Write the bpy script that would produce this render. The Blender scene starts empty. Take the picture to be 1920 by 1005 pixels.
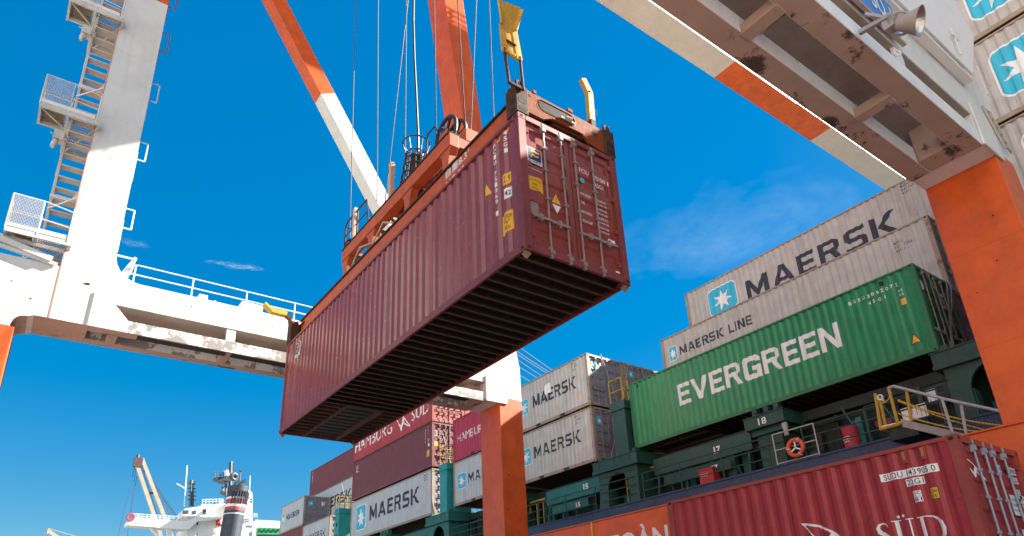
import bpy, bmesh, math, random
from mathutils import Vector, Matrix
random.seed(7)
R_ = math.radians
SC = bpy.context.scene
COL = SC.collection

# ------------------------------------------------------------------ camera, sky, sun, exposure
# X runs from the quay towards the ship, Y along the ship (away from the viewer), Z up; the camera is the origin,
# the quay lies 1.5 m below it.
CAMR = ((0.8090, -0.5866, -0.0428), (-0.1926, -0.3337, 0.9228), (0.5556, 0.7383, 0.3829))
YAW, PITCH, ROLL = R_(36.99234943), R_(22.51983634), R_(-2.67602736)
F_PX, CY_PX = 1277.88, 170.225
fwd = Vector((math.sin(YAW) * math.cos(PITCH), math.cos(YAW) * math.cos(PITCH), math.sin(PITCH)))
rt = Vector((math.cos(YAW), -math.sin(YAW), 0)); up = rt.cross(fwd)
c_, s_ = math.cos(ROLL), math.sin(ROLL)
rt2 = rt * c_ + up * s_; up2 = up * c_ - rt * s_
cam = bpy.data.cameras.new('camera'); camo = bpy.data.objects.new('camera', cam); COL.objects.link(camo)
camo.matrix_world = Matrix(((rt2.x, up2.x, -fwd.x, 0), (rt2.y, up2.y, -fwd.y, 0), (rt2.z, up2.z, -fwd.z, 0), (0, 0, 0, 1)))
cam.sensor_width = 36; cam.lens = F_PX / 1920 * 36; cam.shift_y = CY_PX / 1920
cam.clip_start = .1; cam.clip_end = 6000
SC.camera = camo

SUN = Vector((1.33, -.42, 1.0)).normalized()
SUN_EL = math.asin(SUN.z); SUN_AZ = math.atan2(SUN.x, SUN.y)
sun = bpy.data.lights.new('sun', 'SUN'); suno = bpy.data.objects.new('sun', sun); COL.objects.link(suno)
suno.rotation_euler = SUN.to_track_quat('Z', 'Y').to_euler()
sun.energy = 5.0; sun.angle = R_(.5); sun.color = (1, .93, .82)

def ray(u, v):
    """direction of a point of the photograph (1920 x 1005), as a world vector of unit depth"""
    return rt2 * ((u - 960) / F_PX) + up2 * (-(v - 502.5 - CY_PX) / F_PX) + fwd
def at(u, v, X=None, Y=None, Z=None):
    d = ray(u, v)
    k = X / d.x if X is not None else (Y / d.y if Y is not None else Z / d.z)
    return d * k

W = bpy.data.worlds.new('World'); SC.world = W; W.use_nodes = True
nt = W.node_tree; N = nt.nodes; LK = nt.links
SKY_BLUE = 2.45
bg = N['Background']
sky = N.new('ShaderNodeTexSky'); sky.sky_type = 'NISHITA'; sky.sun_disc = False
sky.sun_elevation = SUN_EL; sky.sun_rotation = SUN_AZ
sky.air_density = 1.0; sky.dust_density = .3; sky.ozone_density = 3.0
hs = N.new('ShaderNodeHueSaturation'); hs.inputs['Saturation'].default_value = 1.51; hs.inputs['Hue'].default_value = .491; hs.inputs['Value'].default_value = 1.0
LK.new(sky.outputs[0], hs.inputs['Color'])
geo_tc = N.new('ShaderNodeTexCoord')
cur = hs.outputs[0]
sp_c = N.new('ShaderNodeSeparateColor'); LK.new(cur, sp_c.inputs[0])
pw = N.new('ShaderNodeMath'); pw.operation = 'POWER'; pw.inputs[1].default_value = -.66
dv = N.new('ShaderNodeMath'); dv.operation = 'DIVIDE'; dv.inputs[1].default_value = SKY_BLUE; LK.new(sp_c.outputs[2], dv.inputs[0]); LK.new(dv.outputs[0], pw.inputs[0])
deep = N.new('ShaderNodeVectorMath'); deep.operation = 'SCALE'; LK.new(cur, deep.inputs[0]); LK.new(pw.outputs[0], deep.inputs['Scale'])
cur = deep.outputs[0]
def vdot(vec):
    n = N.new('ShaderNodeVectorMath'); n.operation = 'DOT_PRODUCT'
    LK.new(geo_tc.outputs['Generated'], n.inputs[0]); n.inputs[1].default_value = vec; return n.outputs['Value']
def m(op, a, b=None):
    n = N.new('ShaderNodeMath'); n.operation = op
    for i, q in enumerate((a, b)):
        if q is None: continue
        if isinstance(q, (int, float)): n.inputs[i].default_value = q
        else: LK.new(q, n.inputs[i])
    return n.outputs[0]
def wisp(p0, p1, half, amount, scale, lo, hi):
    """a streak of thin cloud between two directions of the sky"""
    global cur
    a, b = ray(*p0).normalized(), ray(*p1).normalized()
    c = ((a + b) / 2).normalized(); t = (b - a); ln = t.length / 2; t.normalize(); n = c.cross(t).normalized()
    s = m('DIVIDE', vdot(t), ln); w = m('DIVIDE', vdot(n), half)
    r2 = m('ADD', m('MULTIPLY', s, s), m('MULTIPLY', w, w))
    mp = N.new('ShaderNodeCombineXYZ'); LK.new(m('MULTIPLY', s, 1.3), mp.inputs[0]); LK.new(m('MULTIPLY', w, .8), mp.inputs[1])
    nz = N.new('ShaderNodeTexNoise'); nz.inputs['Scale'].default_value = scale; nz.inputs['Detail'].default_value = 7; nz.inputs['Roughness'].default_value = .62
    LK.new(mp.outputs[0], nz.inputs['Vector'])
    n2 = N.new('ShaderNodeTexNoise'); n2.inputs['Scale'].default_value = 1.4; n2.inputs['Detail'].default_value = 5; LK.new(mp.outputs[0], n2.inputs['Vector'])
    mask = m('MINIMUM', m('MAXIMUM', m('SUBTRACT', m('SUBTRACT', 1.0, r2), m('MULTIPLY', m('SUBTRACT', n2.outputs['Fac'], .38), 2.6)), 0.0), 1.0)
    rp = N.new('ShaderNodeMapRange'); rp.inputs['From Min'].default_value = lo; rp.inputs['From Max'].default_value = hi
    LK.new(nz.outputs['Fac'], rp.inputs['Value'])
    front = m('GREATER_THAN', vdot(c), 0.0)
    f = m('MULTIPLY', m('MULTIPLY', m('MULTIPLY', mask, rp.outputs[0]), front), amount)
    mx = N.new('ShaderNodeMixRGB'); mx.inputs[2].default_value = (7.2, 7.8, 8.4, 1)
    LK.new(f, mx.inputs[0]); LK.new(cur, mx.inputs[1]); cur = mx.outputs[0]
wisp((376, 490), (516, 507), .006, .42, 3.4, .40, .72)
wisp((200, 446), (296, 464), .007, .22, 3.0, .40, .75)
wisp((1120, 500), (1720, 330), .075, .13, 1.6, .30, .75)
wisp((1160, 520), (1480, 430), .036, .10, 1.6, .30, .75)
def sky_fill(d, spread, amount, scale):
    """fill light put into the sky as bright cloud, added behind the viewer"""
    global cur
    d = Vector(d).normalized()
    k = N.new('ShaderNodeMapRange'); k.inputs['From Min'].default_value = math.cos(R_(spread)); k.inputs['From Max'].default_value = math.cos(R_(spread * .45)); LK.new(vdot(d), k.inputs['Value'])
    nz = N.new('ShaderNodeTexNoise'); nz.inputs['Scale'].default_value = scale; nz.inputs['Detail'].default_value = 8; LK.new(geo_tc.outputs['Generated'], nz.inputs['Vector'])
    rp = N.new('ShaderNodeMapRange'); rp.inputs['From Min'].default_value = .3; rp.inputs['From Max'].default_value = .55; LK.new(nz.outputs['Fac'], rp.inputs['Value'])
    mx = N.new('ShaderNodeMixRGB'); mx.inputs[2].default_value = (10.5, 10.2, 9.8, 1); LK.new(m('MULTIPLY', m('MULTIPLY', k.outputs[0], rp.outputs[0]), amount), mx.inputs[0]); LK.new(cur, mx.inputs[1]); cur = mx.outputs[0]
sky_fill((-.70, -.62, .38), 44, 1.0, 2.0)  # unseen bright patch added to fill the faces turned from the sun
LK.new(cur, bg.inputs['Color']); bg.inputs['Strength'].default_value = .05

SC.render.engine = 'CYCLES'
SC.view_settings.view_transform = 'Standard'; SC.view_settings.look = 'None'
SC.view_settings.exposure = 2.25; SC.view_settings.gamma = 1
SC.cycles.max_bounces = 8; SC.cycles.diffuse_bounces = 5

# ------------------------------------------------------------------ materials
MATS = {}
def paint(name, rgb, rust=.1, streak=.25, var=.16, rough=.5, metal=0, spec=.45, scale=1.0, dirt=(.10, .075, .055), rustc=(.11, .045, .02), bump=.12, scuff=0):
    if name in MATS: return MATS[name]
    M = bpy.data.materials.new(name); M.use_nodes = True; MATS[name] = M
    t = M.node_tree; n = t.nodes; l = t.links; b = n['Principled BSDF']
    b.inputs['Roughness'].default_value = rough; b.inputs['Metallic'].default_value = metal
    b.inputs['Specular IOR Level'].default_value = spec
    tc = n.new('ShaderNodeTexCoord'); oi = n.new('ShaderNodeObjectInfo')
    ad = n.new('ShaderNodeVectorMath'); ad.operation = 'MULTIPLY_ADD'; ad.inputs[1].default_value = (scale,) * 3
    mu = n.new('ShaderNodeMath'); mu.operation = 'MULTIPLY'; mu.inputs[1].default_value = 61
    l.new(oi.outputs['Random'], mu.inputs[0]); l.new(tc.outputs['Object'], ad.inputs[0]); l.new(mu.outputs[0], ad.inputs[2])
    def noise(sc, det, ro, stretch=None):
        z = n.new('ShaderNodeTexNoise'); z.inputs['Scale'].default_value = sc; z.inputs['Detail'].default_value = det; z.inputs['Roughness'].default_value = ro
        if stretch:
            mp = n.new('ShaderNodeMapping'); mp.inputs['Scale'].default_value = stretch; l.new(ad.outputs[0], mp.inputs['Vector']); l.new(mp.outputs[0], z.inputs['Vector'])
        else: l.new(ad.outputs[0], z.inputs['Vector'])
        return z.outputs['Fac']
    def ramp(f, lo, hi, amt=1.0):
        r = n.new('ShaderNodeMapRange'); r.inputs['From Min'].default_value = lo; r.inputs['From Max'].default_value = hi; r.inputs['To Max'].default_value = amt
        l.new(f, r.inputs['Value']); return r.outputs[0]
    def mix(f, a, c2):
        x = n.new('ShaderNodeMixRGB')
        l.new(f, x.inputs[0]); 
        if isinstance(a, tuple): x.inputs[1].default_value = (*a, 1)
        else: l.new(a, x.inputs[1])
        x.inputs[2].default_value = (*c2, 1); return x.outputs[0]
    c = mix(ramp(noise(1.7, 6, .6), .35, .68), rgb, tuple(q * (1 - var * 1.6) for q in rgb))
    c = mix(ramp(noise(9, 3, .5), .45, .8, var * 1.2), c, tuple(min(1, q * .9 + .07) for q in rgb))
    if streak: c = mix(ramp(noise(1.0, 7, .65, (5, 5, .35)), .52, .78, streak), c, dirt)
    if scuff:
        c = mix(ramp(noise(1.0, 9, .7, (1, .55, 7)), .62, .70, scuff), c, tuple(min(1, q * .6 + .22) for q in rgb))
    fr = None
    if rust:
        fr = ramp(noise(3.2, 12, .72), .72 - .22 * rust, .78 - .2 * rust)
        c = mix(fr, c, rustc)
    l.new(c, b.inputs['Base Color'])
    rr = n.new('ShaderNodeMapRange'); rr.inputs['To Min'].default_value = rough * .8; rr.inputs['To Max'].default_value = min(1, rough * 1.25)
    l.new(noise(4, 5, .6), rr.inputs['Value']); l.new(rr.outputs[0], b.inputs['Roughness'])
    if bump:
        bp = n.new('ShaderNodeBump'); bp.inputs['Strength'].default_value = bump; bp.inputs['Distance'].default_value = .02
        l.new(noise(5, 6, .6), bp.inputs['Height']); l.new(bp.outputs[0], b.inputs['Normal'])
    return M
def peel(name, rgb, under, thr=.5, scale=1.2, stretch=(1, 1, 1), rough=.6, soft=.015, under2=None):
    """paint that has flaked off in sharp-edged patches"""
    if name in MATS: return MATS[name]
    M = paint(name, rgb, rust=.05, streak=.15, var=.08, rough=rough, bump=.05)
    t = M.node_tree; n = t.nodes; l = t.links; b = n['Principled BSDF']
    src = b.inputs['Base Color'].links[0].from_socket
    tc = n.new('ShaderNodeTexCoord'); mp = n.new('ShaderNodeMapping'); mp.inputs['Scale'].default_value = stretch
    l.new(tc.outputs['Object'], mp.inputs['Vector'])
    z = n.new('ShaderNodeTexNoise'); z.inputs['Scale'].default_value = scale; z.inputs['Detail'].default_value = 12; z.inputs['Roughness'].default_value = .68
    l.new(mp.outputs[0], z.inputs['Vector'])
    r = n.new('ShaderNodeMapRange'); r.inputs['From Min'].default_value = thr; r.inputs['From Max'].default_value = thr + soft
    l.new(z.outputs['Fac'], r.inputs['Value'])
    z2 = n.new('ShaderNodeTexNoise'); z2.inputs['Scale'].default_value = 7; z2.inputs['Detail'].default_value = 6; l.new(tc.outputs['Object'], z2.inputs['Vector'])
    u = n.new('ShaderNodeMixRGB'); u.inputs[1].default_value = (*under, 1); u.inputs[2].default_value = (*(under2 or tuple(q * .55 for q in under)), 1); l.new(z2.outputs['Fac'], u.inputs[0])
    x = n.new('ShaderNodeMixRGB'); l.new(r.outputs[0], x.inputs[0]); l.new(src, x.inputs[1]); l.new(u.outputs[0], x.inputs[2])
    l.new(x.outputs[0], b.inputs['Base Color'])
    return M

WHITE = paint('crane_white', (.66, .65, .62), bump=.03, rust=.07, streak=.28, var=.07, rough=.45, dirt=(.34, .26, .19), rustc=(.28, .15, .08))
ORANGE = paint('crane_orange', (.66, .104, .011), bump=.04, scuff=.10, rust=.10, streak=.22, var=.16, rough=.42)
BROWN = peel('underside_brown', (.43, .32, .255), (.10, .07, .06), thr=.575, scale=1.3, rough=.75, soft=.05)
WHITE_BOUNCE = paint('boom_white_bounce', (.80, .72, .60), rust=.02, streak=.15, var=.06, rough=.6)  # boom underside: white paint, tinted with the warm light from below
PEELW = peel('peeling_white', (.75, .73, .70), (.20, .20, .195), thr=.50, scale=1.5, rough=.6, under2=(.30, .27, .24))
PEELL = peel('peeling_white_lightly', (.72, .72, .72), (.17, .20, .25), thr=.60, scale=1.0, rough=.55)
PEELB = peel('peeling_dark', (.013, .011, .014), (.22, .13, .09), thr=.62, scale=1.4, stretch=(.6, 1, 1), rough=.75)
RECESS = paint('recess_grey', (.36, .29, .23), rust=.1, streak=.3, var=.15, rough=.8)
STEEL = paint('galvanised', (.42, .38, .33), rust=.12, streak=.2, rough=.6)
SPR = paint('spreader_orange', (.50, .085, .014), rust=.44, streak=.35, var=.2, rough=.55, scale=2, rustc=(.06, .03, .022))
SPRD = paint('spreader_rust', (.075, .034, .020), spec=.15, rust=.6, streak=.5, var=.25, rough=.7, scale=2, rustc=(.05, .03, .025))
BLACK = paint('black_steel', (.018, .018, .02), rust=.05, streak=0, rough=.5)
ROPE = paint('steel_rope', (.10, .11, .12), rust=0, streak=0, rough=.5, metal=.3, bump=0)
YELLOW = paint('safety_yellow', (.72, .42, .015), rust=.18, streak=.2, var=.15, rough=.5, scale=3)
YELF = paint('flipper_yellow', (.62, .33, .012), rust=.38, streak=.5, var=.2, rough=.5, scale=3, rustc=(.05, .025, .015))
LW = paint('letter_white', (.78, .76, .74), rust=.04, streak=.12, var=.07, rough=.6, bump=0)
LB = paint('letter_navy', (.022, .026, .045), rust=.10, streak=.12, var=.2, rough=.6, bump=0, rustc=(.25, .2, .16))
LK_ = paint('letter_black', (.02, .02, .022), rust=0, streak=0, rough=.6, bump=0)
LY = paint('label_yellow', (.80, .44, .02), rust=.03, streak=.1, rough=.55, bump=0)
LBL = paint('logo_blue', (.03, .43, .60), rust=.12, streak=.15, var=.08, rough=.55, bump=0, rustc=(.25, .17, .1))
LNV = paint('logo_navy', (.012, .03, .16), rust=0, streak=0, rough=.5, bump=0)
LRED = paint('emblem_red', (.22, .012, .03), rust=0, streak=.1, rough=.5, bump=0)
BARM = paint('bar_grey', (.27, .21, .20), rust=.15, streak=.15, rough=.45, scale=3)
GASK = paint('gasket', (.015, .014, .014), rust=0, streak=0, rough=.7, bump=0)
HOLE = paint('hole_dark', (.012, .009, .008), rust=0, streak=0, rough=.9, bump=0)
SHIPG = paint('ship_green', (.010, .055, .040), rust=.14, streak=.35, var=.2, rough=.5)
SHIPT = paint('ship_teal', (.012, .135, .115), rust=.10, streak=.25, var=.18, rough=.5)
SHIPD = paint('ship_green_dark', (.006, .020, .017), rust=.15, streak=.4, var=.2, rough=.6)
NAVY = paint('ship_navy', (.028, .055, .115), rust=.12, streak=.35, var=.3, rough=.6)

# ------------------------------------------------------------------ mesh helpers
class MB:
    def __init__(s): s.v = []; s.f = []; s.m = []
    def poly(s, pts, mi=0):
        b = len(s.v); s.v += [tuple(p) for p in pts]; s.f.append(tuple(range(b, b + len(pts)))); s.m.append(mi)
    def box(s, a, b, mi=0):
        x0, y0, z0 = (min(p, q) for p, q in zip(a, b)); x1, y1, z1 = (max(p, q) for p, q in zip(a, b))
        k = len(s.v); s.v += [(x0, y0, z0), (x1, y0, z0), (x1, y1, z0), (x0, y1, z0), (x0, y0, z1), (x1, y0, z1), (x1, y1, z1), (x0, y1, z1)]
        for f in ((0, 3, 2, 1), (4, 5, 6, 7), (0, 1, 5, 4), (1, 2, 6, 5), (2, 3, 7, 6), (3, 0, 4, 7)):
            s.f.append(tuple(k + i for i in f)); s.m.append(mi)
    def loft(s, r0, r1, mi=0, caps=True):
        """closed rings joined by quads"""
        n = len(r0); k = len(s.v); s.v += [tuple(p) for p in r0] + [tuple(p) for p in r1]
        for i in range(n):
            j = (i + 1) % n; s.f.append((k + i, k + j, k + n + j, k + n + i)); s.m.append(mi)
        if caps: s.f.append(tuple(k + i for i in range(n))[::-1]); s.m.append(mi); s.f.append(tuple(k + n + i for i in range(n))); s.m.append(mi)
    def tube(s, p, q, r, n=6, mi=0, r2=None, caps=True):
        p, q = Vector(p), Vector(q); d = (q - p)
        if d.length < 1e-6: return
        d.normalize(); a = d.orthogonal().normalized(); b = d.cross(a)
        ring = lambda c, rr: [c + a * (rr * math.cos(2 * math.pi * i / n)) + b * (rr * math.sin(2 * math.pi * i / n)) for i in range(n)]
        s.loft(ring(p, r), ring(q, r if r2 is None else r2), mi, caps)
    def path(s, pts, r, n=6, mi=0):
        for p, q in zip(pts, pts[1:]): s.tube(p, q, r, n, mi)
    def bar(s, p, q, w, h, mi=0, upv=(0, 0, 1)):
        """rectangular bar from p to q"""
        p, q = Vector(p), Vector(q); d = (q - p).normalized(); sd = d.cross(Vector(upv))
        if sd.length < 1e-4: sd = d.cross(Vector((0, 1, 0)))
        sd.normalize(); u = sd.cross(d)
        ring = lambda c: [c - sd * w / 2 - u * h / 2, c + sd * w / 2 - u * h / 2, c + sd * w / 2 + u * h / 2, c - sd * w / 2 + u * h / 2]
        s.loft(ring(p), ring(q), mi)
    def ring(s, c, ax, R, r, n=20, k=6, mi=0):
        c = Vector(c); ax = Vector(ax).normalized(); a = ax.orthogonal().normalized(); b = ax.cross(a)
        b0 = len(s.v)
        for i in range(n):
            t = 2 * math.pi * i / n; d = a * math.cos(t) + b * math.sin(t)
            for j in range(k):
                q = 2 * math.pi * j / k; s.v.append(tuple(c + d * (R + r * math.cos(q)) + ax * (r * math.sin(q))))
        for i in range(n):
            for j in range(k):
                s.f.append((b0 + i * k + j, b0 + ((i + 1) % n) * k + j, b0 + ((i + 1) % n) * k + (j + 1) % k, b0 + i * k + (j + 1) % k)); s.m.append(mi)
    def prism(s, pts2, fn, a, b, mi=0):
        """a 2-D outline (list) extruded from a to b; fn(u, v, w) -> point"""
        s.loft([fn(u, v, a) for u, v in pts2], [fn(u, v, b) for u, v in pts2], mi)
    def mesh(s, name):
        me = bpy.data.meshes.new(name); me.from_pydata(s.v, [], s.f); me.polygons.foreach_set('material_index', s.m)
        bm = bmesh.new(); bm.from_mesh(me); bmesh.ops.recalc_face_normals(bm, faces=bm.faces); bm.to_mesh(me); bm.free()
        return me
    def cut(s):
        if not hasattr(s, 'cuts'): s.cuts = []
        s.cuts.append((len(s.v), len(s.f)))
    def pieces(s):
        out = []; marks = getattr(s, 'cuts', []) + [(len(s.v), len(s.f))]; v0 = f0 = 0
        for v1, f1 in marks:
            if f1 > f0:
                q = MB(); q.v = s.v[v0:v1]; q.f = [tuple(i - v0 for i in f) for f in s.f[f0:f1]]; q.m = s.m[f0:f1]; out.append(q)
            v0, f0 = v1, f1
        return out
    def build(s, name, mats, parent=None, bevel=0, smooth=False):
        if hasattr(s, 'cuts'):
            for q in s.pieces(): o = link(name, q.mesh(name), mats, parent, bevel, smooth)
            return o
        return link(name, s.mesh(name), mats, parent, bevel, smooth)
def link(name, me, mats, parent=None, bevel=0, smooth=False):
    if not isinstance(mats, (list, tuple)): mats = [mats]
    o = bpy.data.objects.new(name, me); COL.objects.link(o)
    while len(me.materials) < len(mats): me.materials.append(None)
    for i, q in enumerate(mats): o.material_slots[i].link = 'OBJECT'; o.material_slots[i].material = q
    if parent: o.parent = parent
    if bevel:
        b = o.modifiers.new('bevel', 'BEVEL'); b.width = bevel; b.segments = 2; b.limit_method = 'ANGLE'; b.angle_limit = R_(40)
    if smooth:
        for p in me.polygons: p.use_smooth = True
    return o
def thing(name, label, cat, loc=(0, 0, 0), group=None):
    o = bpy.data.objects.new(name, None); COL.objects.link(o); o.location = loc; o.empty_display_size = .3
    return tag(o, label, cat, group)
def tag(o, label, cat, group=None):
    o['label'] = label; o['category'] = cat
    if group: o['group'] = group
    return o
def structure(o): o['kind'] = 'structure'; return o
def holder(name, parent): 
    o = bpy.data.objects.new(name, None); COL.objects.link(o); o.parent = parent; o.empty_display_size = .2; return o

# ------------------------------------------------------------------ lettering
def text2d(s, w, h, bold=0.0, space=1.0, shear=0.0):
    """filled lettering fitted into a box w x h (lower left at 0,0): (verts, faces)"""
    cu = bpy.data.curves.new('t', 'FONT'); cu.body = s; cu.offset = bold; cu.space_character = space; cu.resolution_u = 3; cu.shear = shear
    o = bpy.data.objects.new('t', cu); COL.objects.link(o)
    me = o.to_mesh(); vs = [(v.co.x, v.co.y) for v in me.vertices]; fs = [tuple(p.vertices) for p in me.polygons]
    o.to_mesh_clear(); bpy.data.objects.remove(o); bpy.data.curves.remove(cu)
    x0 = min(v[0] for v in vs); x1 = max(v[0] for v in vs); y0 = min(v[1] for v in vs); y1 = max(v[1] for v in vs)
    h = h or (y1 - y0) / (x1 - x0) * w; w = w or (x1 - x0) / (y1 - y0) * h
    return [((x - x0) / (x1 - x0) * w, (y - y0) / (y1 - y0) * h) for x, y in vs], fs
BLOCK = {
 'M': (1.0, [[(0, 0), (0, 1), (.22, 1), (.5, .42), (.78, 1), (1, 1), (1, 0), (.8, 0), (.8, .60), (.56, .10), (.44, .10), (.2, .60), (.2, 0)]]),
 'A': (.95, [[(0, 0), (.37, 1), (.475, 1), (.475, .75), (.21, 0)], [(.95, 0), (.58, 1), (.475, 1), (.475, .75), (.74, 0)], [(.281, .2), (.669, .2), (.606, .38), (.344, .38)]]),
 'E': (.70, [[(0, 0), (0, 1), (.70, 1), (.70, .81), (.2, .81), (.2, .60), (.64, .60), (.64, .41), (.2, .41), (.2, .19), (.70, .19), (.70, 0)]]),
 'R': (.84, [[(0, 0), (0, 1), (.2, 1), (.2, 0)], [(.2, .82), (.2, 1), (.64, 1), (.8, .86), (.6, .8), (.57, .82)], [(.6, .8), (.8, .86), (.8, .56), (.6, .62)], [(.2, .6), (.57, .6), (.6, .62), (.8, .56), (.64, .42), (.2, .42)], [(.42, .42), (.64, .42), (.84, 0), (.6, 0)]]),
 'S': (.78, [[(0, 0), (0, .19), (.54, .19), (.58, .23), (.58, .36), (.54, .40), (.14, .40), (0, .54), (0, .86), (.14, 1), (.76, 1), (.76, .81), (.24, .81), (.2, .77), (.2, .63), (.24, .59), (.64, .59), (.78, .45), (.78, .14), (.64, 0)]]),
 'K': (.90, [[(0, 0), (0, 1), (.2, 1), (.2, 0)], [(.22, .46), (.60, 1), (.88, 1), (.46, .52), (.90, 0), (.62, 0), (.30, .40)]]),
 'V': (.94, [[(.36, 0), (0, 1), (.23, 1), (.47, .3), (.71, 1), (.94, 1), (.58, 0)]]),
 'G': (.86, [[(0, .14), (0, .86), (.14, 1), (.72, 1), (.86, .86), (.86, .70), (.64, .70), (.64, .78), (.26, .78), (.22, .74), (.22, .26), (.26, .22), (.64, .22), (.64, .36), (.46, .36), (.46, .55), (.86, .55), (.86, 0), (.14, 0)]]),
 'L': (.66, [[(0, 0), (0, 1), (.2, 1), (.2, .19), (.66, .19), (.66, 0)]]), 'I': (.2, [[(0, 0), (0, 1), (.2, 1), (.2, 0)]]),
 'N': (.82, [[(0, 0), (0, 1), (.2, 1), (.62, .34), (.62, 1), (.82, 1), (.82, 0), (.62, 0), (.2, .66), (.2, 0)]]), ' ': (.3, [])}
def block2d(s, w, h, gap=.16):
    """block capitals fitted into w x h"""
    tot = sum(BLOCK[q][0] for q in s) + gap * (len(s) - 1); x = 0; v, f = [], []
    for q in s:
        for p in BLOCK[q][1]:
            k = len(v); v += [((x + a) / tot * w, b_ * h) for a, b_ in p]; f.append(tuple(range(k, k + len(p))))
        x += BLOCK[q][0] + gap
    return v, f
def poly2d(pts): return [tuple(p) for p in pts], [tuple(range(len(pts)))]
def star2d(cx, cy, r, k=.42, n=7, rot=90, sq=1.0):
    p = [(cx, cy)]; 
    for i in range(2 * n):
        a = R_(rot) + math.pi * i / n; rr = r if i % 2 == 0 else r * k
        p.append((cx + sq * rr * math.cos(a), cy + rr * math.sin(a)))
    return p, [(0, i, i % (2 * n) + 1) for i in range(1, 2 * n + 1)]
def rrect(x0, y0, x1, y1, r, corners=(1, 1, 1, 1)):
    out = []
    for (cx, cy, a0), on in zip(((x1 - r, y1 - r, 0), (x0 + r, y1 - r, 90), (x0 + r, y0 + r, 180), (x1 - r, y0 + r, 270)), corners):
        if on: out += [(cx + r * math.cos(R_(a0 + 15 * i)), cy + r * math.sin(R_(a0 + 15 * i))) for i in range(7)]
        else: out.append((cx + (r if a0 in (0, 270) else -r), cy + (r if a0 < 180 else -r)))
    return out
def shift(g, dx, dy): return [(x + dx, y + dy) for x, y in g[0]], g[1]
def join2d(*gs):
    v, f = [], []
    for g in gs: b = len(v); v += g[0]; f += [tuple(b + i for i in q) for q in g[1]]
    return v, f
WING_OUT = [(0, 1), (.12, .98), (.35, .87), (.55, .68), (.62, .58), (.8, .3), (1, 0), (.85, .06), (.68, .2), (.56, .33), (.5, .12), (.44, .02), (.3, .35), (.1, .8)]
WING_L = [(.06, .93), (.3, .83), (.5, .66), (.54, .6), (.46, .42), (.42, .3), (.3, .44), (.13, .8)]
WING_R = [(.62, .5), (.78, .25), (.9, .08), (.7, .26), (.6, .38)]
def fan(pts, w, h, dx, dy): return [(x * w + dx, y * h + dy) for x, y in pts], [tuple(range(len(pts)))]

# ------------------------------------------------------------------ containers
CW = 2.438; PITCH_C = .278; DEPTH = .040
def side_breaks(L):
    """corrugation profile along the side: list of (y, depth)"""
    a0 = .20; n = int((L - 2 * a0) / PITCH_C); st = (L - n * PITCH_C) / 2
    out = [(.06, 0)]
    for i in range(n):
        y = st + i * PITCH_C
        d = DEPTH * (1 + .16 * math.sin(i * 2.7 + L) * math.sin(i * .83)); e = .004 * math.sin(i * 1.9 + 1)
        out += [(y + .035 + e, 0), (y + .104 + e, d), (y + .174 - e, d), (y + .243 - e, 0)]
    out.append((L - .06, 0)); return out
def prof(br, y):
    for (y0, d0), (y1, d1) in zip(br, br[1:]):
        if y0 <= y <= y1: return d0 + (d1 - d0) * (y - y0) / (y1 - y0)
    return 0
CACHE = {}
def cached(key, fn):
    if key not in CACHE: CACHE[key] = fn()
    return CACHE[key]
SX = .022
def m_side(L, H):
    b = MB(); br = side_breaks(L); z0, z1 = .155, H - .065
    for (y0, d0), (y1, d1) in zip(br, br[1:]):
        b.poly([(SX + d0, y0, z0), (SX + d1, y1, z0), (SX + d1, y1, z1), (SX + d0, y0, z1)])
    return b.mesh('side_panel')
def m_end(H):
    b = MB(); br = side_breaks(CW); 
    for (y0, d0), (y1, d1) in zip(br, br[1:]):
        b.poly([(y0, -SX - d0, .12), (y1, -SX - d1, .12), (y1, -SX - d1, H - .1), (y0, -SX - d0, H - .1)])
    return b.mesh('front_panel')
def m_roof(L, H):
    b = MB(); b.box((.07, .1, H - .05), (CW - .07, L - .1, H - .018)); return b.mesh('roof')
def m_frame(L, H):
    b = MB()
    for x in (0.004, CW - .004):
        s = 1 if x < 1 else -1
        for y in (0.004, L - .004):
            t = 1 if y < 1 else -1
            b.box((x, y, .118), (x + s * .075, y + t * .15, H - .118)); b.box((x + s * .075, y, .118), (x + s * .16, y + t * .055, H - .118))
        b.box((x, .178, .012), (x + s * .05, L - .178, .030)); b.box((x, .178, .030), (x + s * .012, L - .178, .158)); b.box((x + s * .012, .18, .140), (x + s * .06, L - .18, .156))
        b.box((x, .178, H - .066), (x + s * .06, L - .178, H - .004))
    for y in (0.004, L - .004):
        t = 1 if y < 1 else -1
        b.box((.178, y, H - .11), (CW - .178, y + t * .06, H - .006)); b.box((.178, y, .02), (CW - .178, y + t * .06, .15))
    return b.mesh('frame')
def m_cast():
    b = MB(); w, l, h = .162, .178, .118
    b.box((0, 0, 0), (w, l, h))
    def slot(fn, a, c, rx, rz):
        ps = [(a + rx * math.cos(q) * (1 if abs(math.cos(q)) < .99 else 1), c + rz * math.sin(q)) for q in [2 * math.pi * i / 12 for i in range(12)]]
        b.poly([fn(p, q) for p, q in ps], 1)
    slot(lambda p, q: (p, -.002, q), w / 2, h / 2, .04, .032); slot(lambda p, q: (p, l + .002, q), w / 2, h / 2, .04, .032)
    slot(lambda p, q: (-.002, p, q), l / 2, h / 2, .045, .032); slot(lambda p, q: (w + .002, p, q), l / 2, h / 2, .045, .032)
    slot(lambda p, q: (p, q, -.002), w / 2, l / 2, .03, .06); slot(lambda p, q: (p, q, h + .002), w / 2, l / 2, .03, .06)
    return b.mesh('corner_casting')
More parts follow.
